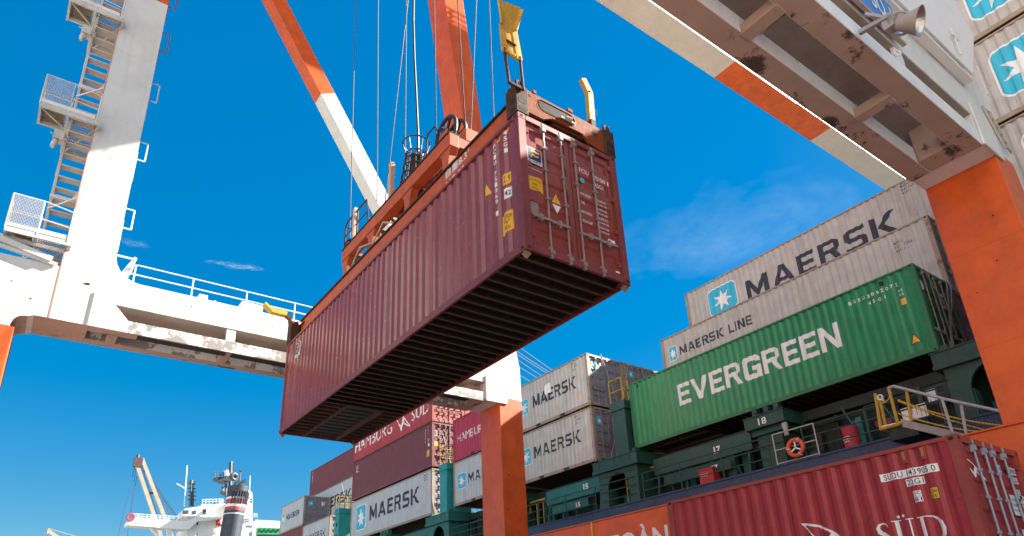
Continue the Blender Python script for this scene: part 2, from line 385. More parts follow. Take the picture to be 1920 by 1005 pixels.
def m_floor(L, H, tunnel, pockets):
    b = MB(); z0 = .03
    b.box((.06, .07, .135), (CW - .06, L - .07, .165), 0)
    y = .3; n = 0
    yt = L - 3.3 if tunnel else L + 1
    while y < L - .2:
        if y < yt:
            b.box((.055, y + .036, z0), (CW - .055, y + .045, .135), 0); b.box((.055, y - .012, z0 - .004), (CW - .055, y + .045, z0 + .004), 1)
        else:
            b.box((.055, y, z0), (.70, y + .045, .135), 1); b.box((CW - .70, y, z0), (CW - .055, y + .045, .135), 1)
            b.box((.72, y, .118), (CW - .72, y + .16, .134), 2)
        y += .305; n += 1
    if tunnel:
        for x in (.70, CW - .72): b.box((x, yt, -.0), (x + .02, L - .1, .134), 1); b.box((x - .05, yt, -.004), (x + .06, L - .1, .004), 1)
    return b.mesh('floor')
def m_door(H, right):
    """one leaf with pressed horizontal channels; stands 5 cm behind the posts' face"""
    b = MB(); x0, x1 = (.165, CW / 2 - .012) if not right else (CW / 2 + .012, CW - .165)
    z0, z1, yf, yb = .165, H - .125, .05, .085
    edge = .10; k = 5; zs = [z0]
    hh = (z1 - z0) / k
    b.box((x0, yf, z0), (x0 + edge, yb, z1)); b.box((x1 - edge, yf, z0), (x1, yb, z1))
    xa, xb = x0 + edge, x1 - edge
    for i in range(k):
        zb = z0 + i * hh; c = zb + hh * .5
        a0, a1, a2, a3 = c - .13, c - .085, c + .085, c + .13
        for (p, dp), (q, dq) in zip(((zb, 0), (a0, 0), (a1, .032), (a2, .032), (a3, 0)), ((a0, 0), (a1, .032), (a2, .032), (a3, 0), (zb + hh, 0))):
            b.poly([(xa, yf + dp, p), (xb, yf + dp, p), (xb, yf + dq, q), (xa, yf + dq, q)])
    for i in range(4):
        zc = z0 + (z1 - z0) * (.08 + .28 * i); xh = x0 - .02 if not right else x1 + .02
        b.box((xh - .09, .012, zc - .05), (xh + .09, .049, zc + .05))
    for xg in (x0 - .012, x1 + .002): b.box((xg, .052, z0 - .01), (xg + .010, .08, z1 + .01), 1)
    b.box((x0 - .012, .052, z0 - .022), (x1 + .01, .08, z0 - .002), 1); b.box((x0 - .012, .052, z1 + .002), (x1 + .01, .08, z1 + .022), 1)
    return b.mesh('door')
def m_bar(H):
    b = MB(); b.tube((0, 0, .05), (0, 0, H - .06), .019, 8)
    for z in (.12, H - .15): b.box((-.06, -.012, z - .08), (.025, .03, z + .08)); b.box((-.04, -.035, z - .05), (.05, .01, z + .03))
    for z in (.04, H - .05): b.box((-.03, -.02, z - .035), (.03, .03, z + .035))
    for f in (.26, .42, .63, .8): b.box((-.045, -.026, H * f - .02), (.045, .02, H * f + .02))
    return b.mesh('locking_bar')
def m_handle():
    b = MB(); b.bar((0, -.02, 0), (.40, -.035, .0), .018, .05); b.box((.13, -.05, -.05), (.22, .02, .045)); b.box((.16, -.06, -.09), (.19, -.02, .05)); b.box((.02, -.03, -.03), (.07, .02, .03))
    return b.mesh('handle')
CAST = m_cast()
def container(label, loc, L, H, side, frame, group=None, detail=2, tunnel=True, bar=BARM, rot=0, door_mat=None, name='shipping_container', under=None):
    t = thing(name, label, 'shipping container', loc, group); t.rotation_euler.z = rot
    t['L'] = L; t['H'] = H
    link('side_panel', cached(('s', L, H), lambda: m_side(L, H)), side, t)
    far = link('side_panel', cached(('s', L, H), None), side, t); far.location = (CW, L, 0); far.rotation_euler.z = math.pi
    e = link('front_panel', cached(('e', H), lambda: m_end(H)), side, t); e.location = (0, L, 0)
    link('roof', cached(('r', L, H), lambda: m_roof(L, H)), side, t)
    link('frame', cached(('f', L, H), lambda: m_frame(L, H)), frame, t)
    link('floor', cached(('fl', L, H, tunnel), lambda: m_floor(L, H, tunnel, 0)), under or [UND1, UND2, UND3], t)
    if detail:
        for x in (0, CW - .162):
            for y in (0, L - .178):
                for z in (0, H - .118):
                    o = link('corner_casting', CAST, [frame, HOLE], t); o.location = (x, y, z)
    for r in (0, 1):
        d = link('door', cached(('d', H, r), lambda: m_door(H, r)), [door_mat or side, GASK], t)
        if detail:
            for x in ((.58, 1.0) if r == 0 else (1.33, 1.78)):
                o = link('locking_bar', cached(('b', H), lambda: m_bar(H)), bar, d); o.location = (x, .018, 0)
                if detail > 1:
                    hnd = link('handle', cached('h', m_handle), bar, d); hnd.location = (x - (.38 if r == 0 else -.02), .02, .75 if H > 2.7 else .85)
    return t
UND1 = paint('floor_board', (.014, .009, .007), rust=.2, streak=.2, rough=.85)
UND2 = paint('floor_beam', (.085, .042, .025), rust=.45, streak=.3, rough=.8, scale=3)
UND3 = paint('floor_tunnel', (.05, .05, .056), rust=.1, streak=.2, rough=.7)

def decal(t, g, mat, s0, z0, layer=1, name='marking', label=None):
    """flat 2-D artwork laid onto the quay-side corrugated panel: s from the left as seen from the quay, z up"""
    L = t['L']; br = cached(('br', L), lambda: side_breaks(L))
    bm = bmesh.new(); vs = [bm.verts.new((0, L - (x + s0), y + z0)) for x, y in g[0]]
    for f in g[1]:
        try: bm.faces.new([vs[i] for i in f])
        except ValueError: pass
    ys = [v.co.y for v in bm.verts]; lo, hi = min(ys), max(ys)
    for y, d in br:
        if lo + 1e-4 < y < hi - 1e-4:
            bmesh.ops.bisect_plane(bm, geom=bm.verts[:] + bm.edges[:] + bm.faces[:], plane_co=(0, y, 0), plane_no=(0, 1, 0), dist=1e-5)
    for v in bm.verts: v.co.x = SX + prof(br, v.co.y) - .0025 * layer
    bmesh.ops.recalc_face_normals(bm, faces=bm.faces)
    me = bpy.data.meshes.new(name); bm.to_mesh(me); bm.free()
    o = link(name, me, mat, t)
    if label: o['label'] = label
    return o
def door_decal(t, g, mat, x0, z0, layer=1, name='marking', y=.05):
    me = bpy.data.meshes.new(name); me.from_pydata([(px + x0, y - .003 * layer, pz + z0) for px, pz in g[0]], [], g[1])
    return link(name, me, mat, t)
def star_logo(t, s0, z0, s1, z1, corners=(1, 1, 1, 1)):
    w, h = s1 - s0, z1 - z0; r = .17 * h; e = .035 * h
    decal(t, poly2d(rrect(0, 0, w, h, r, corners)), LW, s0, z0, 1, 'logo_border')
    decal(t, poly2d(rrect(e, e, w - e, h - e, r * .85, corners)), LBL, s0, z0, 2, 'logo')
    decal(t, star2d(w * .5, h * .47, h * .40, .40, rot=97, sq=min(1, w / h * 1.05)), LW, s0, z0, 3, 'logo_star')
def door_star(t, x0, z0, w, h):
    door_decal(t, poly2d(rrect(0, 0, w, h, .05)), LBL, x0, z0, 1, 'logo'); door_decal(t, star2d(w / 2, h / 2, h * .36), LW, x0, z0, 2, 'logo_star')
def wing(t, s0, z0, w, h, put, red=LRED):
    put(t, fan(WING_OUT, w, h, 0, 0), LW, s0, z0, 1, 'emblem'); put(t, fan(WING_L, w, h, 0, 0), red, s0, z0, 2, 'emblem_fill'); put(t, fan(WING_R, w, h, 0, 0), red, s0, z0, 2, 'emblem_fill')

# ------------------------------------------------------------------ ground and water
GZ = -1.5
b = MB(); b.box((-400, -300, GZ - .6), (17.6, 2500, GZ)); quay = structure(b.build('quay', paint('quay_concrete', (.42, .385, .33), rust=0, streak=0, var=.2, rough=.85, scale=.6)))
b = MB(); b.poly([(-3000, -3000, -5.2), (4000, -3000, -5.2), (4000, 4500, -5.2), (-3000, 4500, -5.2)])
structure(b.build('water', paint('harbour_water', (.02, .05, .06), rust=0, streak=0, rough=.12, bump=.5)))
b = MB(); b.box((17.6, -300, -9), (17.9, 2500, GZ + .12)); structure(b.build('quay_edge', paint('quay_edge', (.22, .2, .18), rust=.1, streak=.4, rough=.9)))
b = MB()
for x in (15.4, -1.5): b.box((x, -60, GZ + .004), (x + .09, 400, GZ + .03))
structure(b.build('crane_rail', paint('rail_steel', (.15, .12, .10), rust=.4)))

# ------------------------------------------------------------------ gantry crane
crane = thing('gantry_crane', 'huge white and orange quay crane striding over the hanging maroon container', 'crane', (0, 0, GZ))
CR = []
def cpart(b, name, mats, bevel=.012, parent=None, label=None):
    if hasattr(b, 'cuts'):
        for q in b.pieces(): o = cpart(q, name, mats, bevel, parent, label)
        return o
    o = b.build(name, mats, None, bevel); o.parent = parent or crane
    if parent is None: o.matrix_parent_inverse = Matrix.Translation((0, 0, -GZ))
    if label: o['label'] = label
    return o
LX0, LX1 = 15.0, 16.1            # waterside leg
KX0, KX1 = -2.05, -.79           # landside leg
PB, PT, CB, CT = 9.54, 10.36, 8.74, 9.11   # box underside, box top, chord underside, chord top
def prism_xz(b, pts, y0, y1, mi=0): b.prism(pts, lambda u, v, w: (u, w, v), y0, y1, mi)
def arc(cx, cz, r, a0, a1, n=8): return [(cx + r * math.cos(R_(a0 + (a1 - a0) * i / n)), cz + r * math.sin(R_(a0 + (a1 - a0) * i / n))) for i in range(n + 1)]
def portal_frame(Y0, Y1, far):
    # waterside leg, orange up to the beam, white knuckle above
    b = MB(); b.box((LX0, Y0, 3.3), (LX1, Y1, CB)); [b.box((LX0 - .005, Y0 - .005, q), (LX1 + .005, Y1 + .005, q + .022)) for q in (4.95, 7.0)]; b.box((LX0 + .004, Y0 + .003, CB), (LX1 - .003, Y1 - .003, 9.02)); cpart(b, 'leg', ORANGE, label='orange waterside leg')
    b = MB(); b.box((KX0, Y0, 3.3), (KX1, Y1, 8.30)); cpart(b, 'leg', ORANGE, label='orange landside leg')
    # portal beam: box girder with a pair of chords hung below
    b = MB()
    b.box((.85, Y0, PB), (14.6, Y1, PT), 0)
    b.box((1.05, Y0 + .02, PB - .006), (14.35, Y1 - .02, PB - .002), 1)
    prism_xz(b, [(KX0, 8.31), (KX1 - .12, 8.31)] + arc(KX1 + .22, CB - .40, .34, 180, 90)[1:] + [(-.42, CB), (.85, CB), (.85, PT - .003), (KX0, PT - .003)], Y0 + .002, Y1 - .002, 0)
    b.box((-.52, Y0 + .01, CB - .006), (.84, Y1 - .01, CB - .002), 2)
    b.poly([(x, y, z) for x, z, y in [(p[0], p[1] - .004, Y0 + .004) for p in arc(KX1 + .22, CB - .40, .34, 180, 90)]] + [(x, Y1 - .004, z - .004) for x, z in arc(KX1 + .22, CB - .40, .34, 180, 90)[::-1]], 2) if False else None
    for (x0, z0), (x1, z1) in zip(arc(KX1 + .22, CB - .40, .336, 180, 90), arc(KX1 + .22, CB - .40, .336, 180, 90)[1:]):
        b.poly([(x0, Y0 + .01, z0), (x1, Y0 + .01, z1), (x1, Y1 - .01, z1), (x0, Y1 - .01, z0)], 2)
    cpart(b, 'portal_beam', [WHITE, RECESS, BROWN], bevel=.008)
    b = MB()
    for y0, y1 in ((Y0 - .004, Y0 + .40), (Y1 - .40, Y1 + .004)):
        b.cut(); b.box((.86, y0, CB), (14.34, y1, CT), 0); b.box((.86, y0 + .012, CB - .007), (14.34, y1 - .012, CB - .002), 1)
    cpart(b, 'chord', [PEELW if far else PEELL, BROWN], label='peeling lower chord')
    b = MB()
    b.box((13.77, Y0 + .41, CB), (14.34, Y1 - .41, PB - .01)); 
    
    for x in (8.05, 11.45, 4.65, 1.5): b.cut(); b.box((x - .13, Y0 + .36, CB - .03), (x + .13, Y1 - .36, CB + .16))
    for x in (8.3, 11.7): b.cut(); b.box((x - .02, Y0 + .41, CT - .1), (x + .2, Y1 - .41, CT + .02))
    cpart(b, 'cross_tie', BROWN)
    b = MB()
    for x in (4.65, 11.35):
        for y in (Y0 + .02, Y1 - .10): b.cut(); b.box((x - .14, y, CT + .002), (x + .14, y + .08, PB - .002))
    cpart(b, 'hanger', WHITE if far else PEELL)
    if far:
        b = MB()
        for x0, x1 in ((2.1, 4.6), (4.75, 6.9), (7.2, 9.4), (9.6, 12.0), (12.3, 13.6)):
            b.cut(); b.box((x0, Y0 + .05, CB - .016), (x1, Y0 + .37, CB - .009))
        cpart(b, 'wear_plate', PEELB)
    b = MB()
    prism_xz(b, [(.80, CB - .02), (1.80, CB - .02), (1.80, 9.08), (1.12, 9.80), (.82, 9.80)], Y0 - .035, Y0 - .006)
    b.cut(); prism_xz(b, [(14.34, CB + .02), (15.36, CB + .02), (15.36, 10.0), (14.34, 9.82)], Y0 - .05, Y0 - .006)
    prism_xz(b, [(14.34, CB + .04), (14.98, CB + .04), (14.98, PT), (14.34, PT)], Y0 - .004, Y1 + .004)
    cpart(b, 'gusset_plate', WHITE, label='white gusset plate')
    # white knuckle on the waterside leg, leaning upper leg, straight landside upper leg, diagonal strut
    b = MB(); prism_xz(b, [(LX0 - .02, 9.02), (LX1, 9.02), (LX1 - .01, 10.4), (15.93, 11.3), (14.95, 11.3), (14.6, PT)], Y0 - .002, Y1 + .002)
    zc = 21.3; fx = lambda z: 14.95 - .1305 * (z - 11.3); gx = lambda z: 15.93 - .1205 * (z - 11.3)
    prism_xz(b, [(fx(11.3), 11.3), (gx(11.3), 11.3), (gx(zc), zc), (fx(zc), zc)], Y0, Y1, 0)
    prism_xz(b, [(fx(zc), zc), (gx(zc), zc), (gx(33), 33), (fx(33), 33)], Y0, Y1, 1)
    cpart(b, 'upper_leg', [WHITE, ORANGE], label='orange and white leaning upper leg')
    b = MB(); [b.box((-.086, Y0 - .004, q), (1.166, Y0 + .2, q + .02)) for q in (13.1, 15.9, 18.6)]; b.box((-.09, Y0 + .001, PT - .01), (1.16, Y1 - .001, zc + .1)); b.box((-.09, Y0 + .001, zc + .1), (1.16, Y1 - .001, 33), 1)
    prism_xz(b, [(1.15, PT - .01), (1.95, PT - .01)] + arc(1.95, PT + .78, .78, 270, 180)[1:] + [(1.15, PT + .8)], Y0 + .004, Y1 - .004)
    b.box((-.10, Y0 + .01, PT + .02), (-.092, Y1 - .01, 33), 2)
    b.box((-.12, Y0 - .01, PT - 1.6), (-.085, Y0 + .006, 33), 3)
    cpart(b, 'upper_leg', [WHITE, ORANGE, SPR, paint('edge_rust', (.55, .28, .2), rust=.2)], label='tall white landside upper leg')
    d = Vector((.528, -.849)); nrm = Vector((.849, .528)); p0 = Vector((4.62, 23.95)); w = .66
    q = lambda t: p0 + d * t
    tc = (p0.y - 20.35) / .849
    ring = lambda t0, t1: [tuple(q(t0)), tuple(q(t1)), tuple(q(t1) + nrm * w), tuple(q(t0) + nrm * w)]
    b = MB(); prism_xz(b, ring(tc, 16.4), Y0 + .005, Y0 + .62, 0); prism_xz(b, ring(-7, tc), Y0 + .005, Y0 + .62, 1)
    cpart(b, 'strut', [WHITE, ORANGE], label='diagonal strut, white below and orange above')
def scars(pts, name='scar'):
    for x, y, z, w_, h_ in pts:
        b = MB()
        ring_ = [(w_ * math.cos(a) * (1 + .3 * math.sin(3 * a + x + z)), h_ * math.sin(a) * (1 + .3 * math.cos(2 * a + z))) for a in [i * .63 for i in range(10)]]
        b.poly([(x, y + p, z + q) if x in (14.994,) else (x + p, y, z + q) for p, q in ring_]); cpart(b, name, HOLE, 0)
scars([(14.994, 3.35, 5.0, .10, .018), (14.994, 3.7, 6.6, .02, .02), (14.994, 3.5, 7.55, .02, .02), (14.994, 4.2, 6.1, .015, .015), (15.3, 20.853, 5.9, .02, .05), (15.2, 20.853, 4.6, .10, .012), (.45, 20.853, 14.4, .02, .02), (.2, 20.853, 11.4, .015, .02), (.6, 20.853, 10.0, .09, .03), (-.6, 20.853, 9.2, .02, .02), (-1.1, 20.853, 9.6, .02, .02), (3.4, 20.853, 10.0, .03, .015), (5.9, 20.853, 9.95, .015, .02), (15.6, 20.853, 10.6, .02, .03)])
portal_frame(20.86, 22.26, True)
portal_frame(3.10, 4.50, False)
# sills, bogies
for x0, x1 in ((14.93, 16.2), (-2.1, -.75)):
    b = MB(); b.box((x0, -3, 1.5), (x1, 28, 3.34)); b.box((x0 - .04, -3, 3.34), (x1 + .04, 28, 3.38)); cpart(b, 'sill_beam', ORANGE)
    b = MB()
    for y in (-1.6, 1.4, 23.4, 26.4):
        b.box((x0 + .1, y - 1.0, -.75), (x1 - .1, y + 1.0, .55)); b.box((x0 + .3, y - .5, .55), (x1 - .3, y + .5, 1.5))
    o = cpart(b, 'bogie', ORANGE)
    for y in (-1.6, 1.4, 23.4, 26.4):
        for dy in (-.55, .55):
            b = MB(); xm = (x0 + x1) / 2; b.tube((xm - .1, y + dy, -1.05), (xm + .1, y + dy, -1.05), .42, 20); w_ = b.build('wheel', BLACK); w_.parent = o
g = text2d('AN TOÀN LÀ TRÊN HẾT', None, .98, .02, 1.02)
def sill_text():
    # reads from the far end towards the near one, on the face towards the quay
    wdt = max(v[0] for v in g[0]); sc = 1.0
    me = bpy.data.meshes.new('marking'); y_start = 16.95
    me.from_pydata([(14.925, y_start - px, 2.2 + pz) for px, pz in g[0]], [], g[1]); o = link('marking', me, LW); o.parent = crane; o.matrix_parent_inverse = Matrix.Translation((0, 0, -GZ))
sill_text()
b = MB(); b.tube((14.915, 16.05, 1.5), (14.915, 16.05, 3.34), .035, 8); cpart(b, 'conduit', YELLOW, 0)
# boom: box girder high above, with striped paint, walkway and rail
BZ, BY0, BY1, BH = 31.87, 16.5, 18.1, 2.8
b = MB()
for x0, x1, mi in ((-22, 30.4, 0), (30.4, 41.0, 1), (41.0, 66, 0)):
    b.box((x0, BY0, BZ), (x1, BY1, BZ + BH), mi); b.box((x0, BY0 + .03, BZ - .006), (x1, BY1 - .002, BZ - .002), 2 if mi == 0 else 3)
cpart(b, 'boom', [WHITE, ORANGE, WHITE_BOUNCE, paint('boom_orange_bounce', (.90, .15, .015), rust=.03, streak=.1)], label='striped white and orange boom girder')  # orange underside is a brighter copy, bounced light put into its colour
b = MB()
for x in range(-22, 63, 2):
    for y in (BY0 + .1, BY1 - .1): b.tube((x, y, BZ + BH), (x, y, BZ + BH + 1.1), .035, 5)
for y in (BY0 + .1, BY1 - .1):
    for z in (.4, .75, 1.1): b.tube((-22, y, BZ + BH + z), (62, y, BZ + BH + z), .035, 5)
for x in range(-20, 60, 9): b.box((x, BY0 + .4, BZ + BH), (x + 1.6, BY1 - .4, BZ + BH + .8))
cpart(b, 'walkway', STEEL, 0)
b = MB(); b.tube((37.0, BY0 - .07, BZ + .10), (62, BY0 - .07, BZ + .10), .06, 8)
cpart(b, 'trolley_rail', LW, 0)
# upper cross members that tie the frames together, trolley, and an added cabin-like block shaped to shade the landside leg (above the picture)
b = MB(); b.box((12.3, 4.4, 31), (13.3, 21, 32.6)); b.cut(); b.box((-.05, 4.4, 31), (1.1, 21, 32.6)); cpart(b, 'cross_beam', ORANGE)
b = MB(); b.box((4.2, 12.6, 29.6), (10.4, 16.4, 30.6)); cpart(b, 'trolley', ORANGE)
b = MB(); b.box((17.2, 13.6, 29.9), (20.6, 15.6, 32.5)); b.box((17.0, 13.6, 33.1), (20.6, 15.6, 34.4)); b.box((17.0, 13.8, 32.5), (18.2, 15.2, 33.1)); b.box((18.2, 14.4, 32.5), (18.4, 15.2, 33.1)); cpart(b, 'leg_shadow_block', WHITE)

# far frame walkway on the portal beam
b = MB(); z = PT; xs = [1.72, 3.35, 5.0, 6.6, 8.2, 9.8, 11.4, 13.0, 14.3]
for x in xs:
    b.tube((x, 20.95, z), (x, 20.95, z + .64), .022, 6)
    b.tube((x + .75, 22.15, z), (x + .75, 22.15, z + .36), .02, 6)
b.path([(1.60, 20.95, z + .30), (1.66, 20.95, z + .62), (1.8, 20.95, z + .66), (14.3, 20.95, z + .66)], .02, 7)
b.path([(1.50, 20.95, z + .33), (14.3, 20.95, z + .33)], .02, 6)
b.path([(2.4, 22.15, z), (2.45, 22.15, z + .32), (2.6, 22.15, z + .38), (14.3, 22.15, z + .38)], .024, 6)
cpart(b, 'guard_rail', paint('rail_white', (.76, .75, .72), rust=.06, streak=.1), 0)
b = MB(); b.box((3.62, 21.2, z), (3.88, 21.5, z + .32)); b.bar((3.4, 21.3, z + .05), (3.62, 21.3, z + .28), .03, .03); b.bar((4.15, 21.3, z + .25), (3.88, 21.3, z + .05), .03, .03)
b.cut(); b.box((4.95, 21.3, z), (5.65, 21.8, z + .46)); b.cut(); b.box((7.0, 21.0, z), (9.6, 21.3, z + .10)); cpart(b, 'junction_box', WHITE)
b = MB(); prism_xz(b, [(1.25, PT), (1.55, PT), (1.72, PT + .92), (1.64, PT + .95)], 21.0, 21.06); b.bar((1.1, 21.0, PT + .85), (1.68, 21.0, PT + .85), .05, .05); cpart(b, 'kick_plate', WHITE)
# hand grips up the right flank of the landside upper leg
for i, (z0, z1) in enumerate(((12.3, 13.0), (14.9, 15.6), (17.35, 18.1), (19.6, 20.4), (21.7, 22.5))):
    b = MB(); b.path([(1.16, 21.2, z0), (1.42, 21.2, z0), (1.42, 21.2, z1), (1.16, 21.2, z1)], .022, 6); b.box((1.165, 21.1, z0 - .9), (1.19, 21.2, z0 + .2), 0)
    cpart(b, 'hand_grip', WHITE if i < 3 else SPR, 0)

# stair tower beside the landside leg
GRATE = paint('grating', (.40, .32, .24), rust=.25, streak=.3, rough=.7)
tower = holder('stair_tower', crane); tower.matrix_parent_inverse = Matrix.Translation((0, 0, -GZ))
def flight(z0, z1):
    b = MB(); ya, yb = 22.75, 20.92
    for x in (-.74, -.06): b.bar((x, ya, z0), (x, yb, z1), .055, .24)
    n = int((z1 - z0) / .315)
    for i in range(1, n):
        f = i / n; y = ya + (yb - ya) * f; z = z0 + (z1 - z0) * f
        b.box((-.71, y - .13, z - .02), (-.09, y + .13, z + .02))
    for x in (-.78, -.02):
        b.path([(x, ya - .05, z0 + .9), (x, yb, z1 + .9)], .018, 5)
        for f in (.12, .37, .62, .87): b.tube((x, ya + (yb - ya) * f, z0 + (z1 - z0) * f), (x, ya + (yb - ya) * f, z0 + (z1 - z0) * f + .9), .016, 5)
    b.build('stair_flight', GALV, tower)
    b = MB(); zm = z0 + (z1 - z0) * .46
    b.box((-.80, 21.72, zm), (-.02, 21.82, zm + .12)); b.bar((-.78, 21.7, zm - .45), (-.1, 21.4, zm + .02), .035, .05); b.bar((-.1, 21.6, zm), (.0, 21.6, zm + .3), .03, .3)
    b.build('bracket', WHITE, tower)
GALV = paint('stair_paint', (.60, .57, .52), rust=.06, streak=.2, rough=.55)
def landing(z, cage=True, small=True):
    b = MB(); x0, x1, y0, y1 = -1.55, .02, 20.55, 22.6
    # edge channels; the caged part is shallow, the landing at the stair head deep
    ym = 21.45
    for a, c in (((x0, y0, z), (x1, y0 + .06, z + .17)), ((x0, ym - .06, z), (-.86, ym, z + .17)), ((-.78, y1 - .06, z), (x1, y1, z + .17)), ((x0, y0 + .06, z), (x0 + .06, ym - .06, z + .17)), ((x1 - .06, y0 + .06, z), (x1, y1 - .06, z + .17)), ((-.86, y0 + .06, z), (-.78, y1, z + .15))): b.box(a, c)
    b.bar((x0 + .05, y0 + .1, z + .05), (-.85, ym - .1, z + .05), .04, .05); b.bar((-.75, y1 - .1, z + .04), (x1, y0 + .1, z + .04), .04, .05)
    b.build('platform_frame', GALV, tower)
    b = MB(); n = 26
    for i in range(n):
        x = x0 + .08 + (x1 - x0 - .16) * i / (n - 1); b.box((x - .006, y0 + .07, z + .125), (x + .006, (y1 if x > -.8 else ym) - .07, z + .15))
    for i in range(16):
        y = y0 + .1 + (y1 - y0 - .2) * i / 15; b.box(((x0 if y < ym else -.8) + .06, y - .005, z + .128), (x1 - .06, y + .005, z + .147))
    b.box((x0 + .07, y0 + .07, z + .155), (-.9, ym - .07, z + .165))
    b.build('grating', GRATE, tower)
    y1 = ym
    b = MB()
    for x, y in ((x0, y0), (-.82, y0), (x0, y1), (-.82, y1), (-.1, y0), (x0, 21.6)): b.tube((x, y, z + .1), (x, y, z + 1.2), .018, 6)
    for zz in (.62, 1.2):
        b.path([(-.1, y0, z + zz * .9), (-.82, y0, z + zz), (x0, y0, z + zz), (x0, y1, z + zz), (-.82, y1, z + zz)], .016, 6)
    b.box((x0, y0 - .012, z + .17), (-.15, y0 - .002, z + .30)); b.box((x0 - .012, y0, z + .17), (x0 - .002, y1, z + .30))
    b.build('guard_rail', paint('rail_white', (.76, .75, .72)), tower)
    if cage:
        b = MB(); n = 20
        for i in range(n + 1):
            x = x0 + (-.82 - x0) * i / n; b.box((x - .004, y0 - .02, z + .3), (x + .004, y0 - .012, z + 1.18)); 
            zz = z + .3 + .88 * i / n; b.box((x0, y0 - .024, zz - .004), (-.82, y0 - .018, zz + .004))
            y = y0 + (y1 - y0) * i / n; b.box((x0 - .022, y - .004, z + .3), (x0 - .014, y + .004, z + 1.18))
        b.build('mesh_guard', GALV, tower)
landing(10.90); landing(15.22); landing(19.55)
flight(11.05, 15.3); flight(15.4, 19.6); flight(19.7, 24.0)
for z in (14.55, 18.85):
    b = MB(); b.box((-1.06, 20.9, z), (-.80, 21.2, z + .30)); b.tube((-.98, 21.0, z - .12), (-.98, 21.0, z), .10, 10, r2=.05); b.tube((-1.02, 20.95, z - .32), (-.98, 21, z - .12), .055, 8, r2=.1); b.bar((-1.15, 20.9, z + .12), (-.7, 20.9, z + .02), .03, .02)
    b.build('lamp', [GALV], tower)
b = MB(); b.bar((-3.0, 20.75, 11.05), (-.35, 20.75, 10.45), .09, .16); b.bar((-3.0, 20.8, 10.75), (-.2, 20.8, 10.35), .07, .1); b.bar((-3.4, 20.9, 10.95), (.0, 20.9, 10.85), .05, .1)
b.ring((-.95, 20.85, 10.42), (0, 1, 0), .055, .018); b.build('brace', WHITE, tower)
# near frame fittings: sign, floodlight, backing plate, ladder, lifting eye
b = MB(); prism_xz(b, [(10.6, 10.55), (14.55, 10.52), (15.9, 12.4), (14.9, 14.6), (10.6, 14.6)], 2.86, 2.90); b.box((10.5, 2.9, 10.40), (14.6, 3.08, 10.46)); cpart(b, 'side_plate', paint('plate_white', (.80, .76, .73), rust=.02, streak=.06, var=.04))
b = MB(); b.box((15.0, 2.84, 10.2), (15.06, 2.86, 11.0)); b.cut(); b.tube((13.9, 2.80, 10.62), (13.9, 2.80, 11.35), .02, 6); b.tube((13.75, 2.8, 11.1), (14.05, 2.8, 11.1), .02, 6); cpart(b, 'bracket', WHITE, 0)
b = MB(); b.box((9.2, 2.98, 9.62), (11.25, 3.01, 10.75)); sg = cpart(b, 'sign_board', paint('sign_blue', (.05, .25, .62), rust=.02, streak=.1), .004)
gs = text2d('CẨU SỐ 1', 1.85, .72, .02); me = bpy.data.meshes.new('marking'); me.from_pydata([(9.3 + x, 2.97, 9.82 + z) for x, z in gs[0]], [], gs[1]); link('marking', me, LW, sg)
b = MB(); b.box((9.1, 2.97, 9.54), (11.4, 3.05, 9.60)); cpart(b, 'sign_shelf', BROWN)
fl = holder('floodlight', crane); fl.matrix_parent_inverse = Matrix.Translation((0, 0, -GZ))
fc = at(1722, 40, Y=2.30); fd = Vector((.22, -.80, -.44)).normalized()
b = MB(); a = fd.orthogonal().normalized(); c = fd.cross(a); rg = lambda t, r, n=28: [fc + fd * t + a * (r * math.cos(2 * math.pi * i / n)) + c * (r * math.sin(2 * math.pi * i / n)) for i in range(n)]
prof_l = [(-.34, .06), (-.29, .10), (-.17, .14), (0.0, .205), (.03, .228)]
for (t0, r0), (t1, r1) in zip(prof_l, prof_l[1:]): b.loft(rg(t0, r0), rg(t1, r1), 0, caps=False)
b.loft(rg(.03, .228), rg(.026, .214), 0, caps=False); b.poly(rg(-.34, .06))
b.build('shade', paint('lamp_shade', (.33, .29, .27), rust=.08, rough=.5), fl, smooth=False)
b = MB(); pr2 = [(.026, .216), (-.03, .187), (-.11, .13), (-.16, .05)]
for (t0, r0), (t1, r1) in zip(pr2, pr2[1:]): b.loft(rg(t0, r0), rg(t1, r1), 0, caps=False)
b.poly(rg(-.16, .05)); b.build('reflector', paint('reflector', (.55, .53, .5), rust=0, streak=0, rough=.28, metal=.9), fl)
b = MB(); bb = at(1672, 27, Y=2.55); ne = fc - fd * .4; b.bar(bb, ne, .12, .14); b.box(ne - Vector((.08, .08, .1)), ne + Vector((.1, .08, .1))); b.bar(bb + Vector((0, .5, .08)), bb, .07, .07); b.bar(bb + Vector((-.15, .3, .2)), bb + Vector((.1, 0, -.05)), .04, .06)
b.ring(fc - fd * .25, fd.orthogonal(), .17, .02, 16); b.build('bracket', paint('lamp_grey', (.32, .31, .33), rust=.1), fl)
b = MB(); b.path([(15.55, 3.02, 9.15), (15.05, 3.02, 10.05)], .03, 6); b.path([(15.95, 3.02, 9.2), (15.4, 3.02, 10.05)], .03, 6)
for i in range(6): b.tube((15.55 - .1 * i, 3.02, 9.2 + .16 * i), (15.92 - .1 * i, 3.02, 9.25 + .16 * i), .02, 5)
cpart(b, 'ladder', STEEL, 0)
b = MB(); b.ring((11.0, 3.05, 9.18), (.6, 1, 0), .06, .02); cpart(b, 'lifting_eye', WHITE, 0)

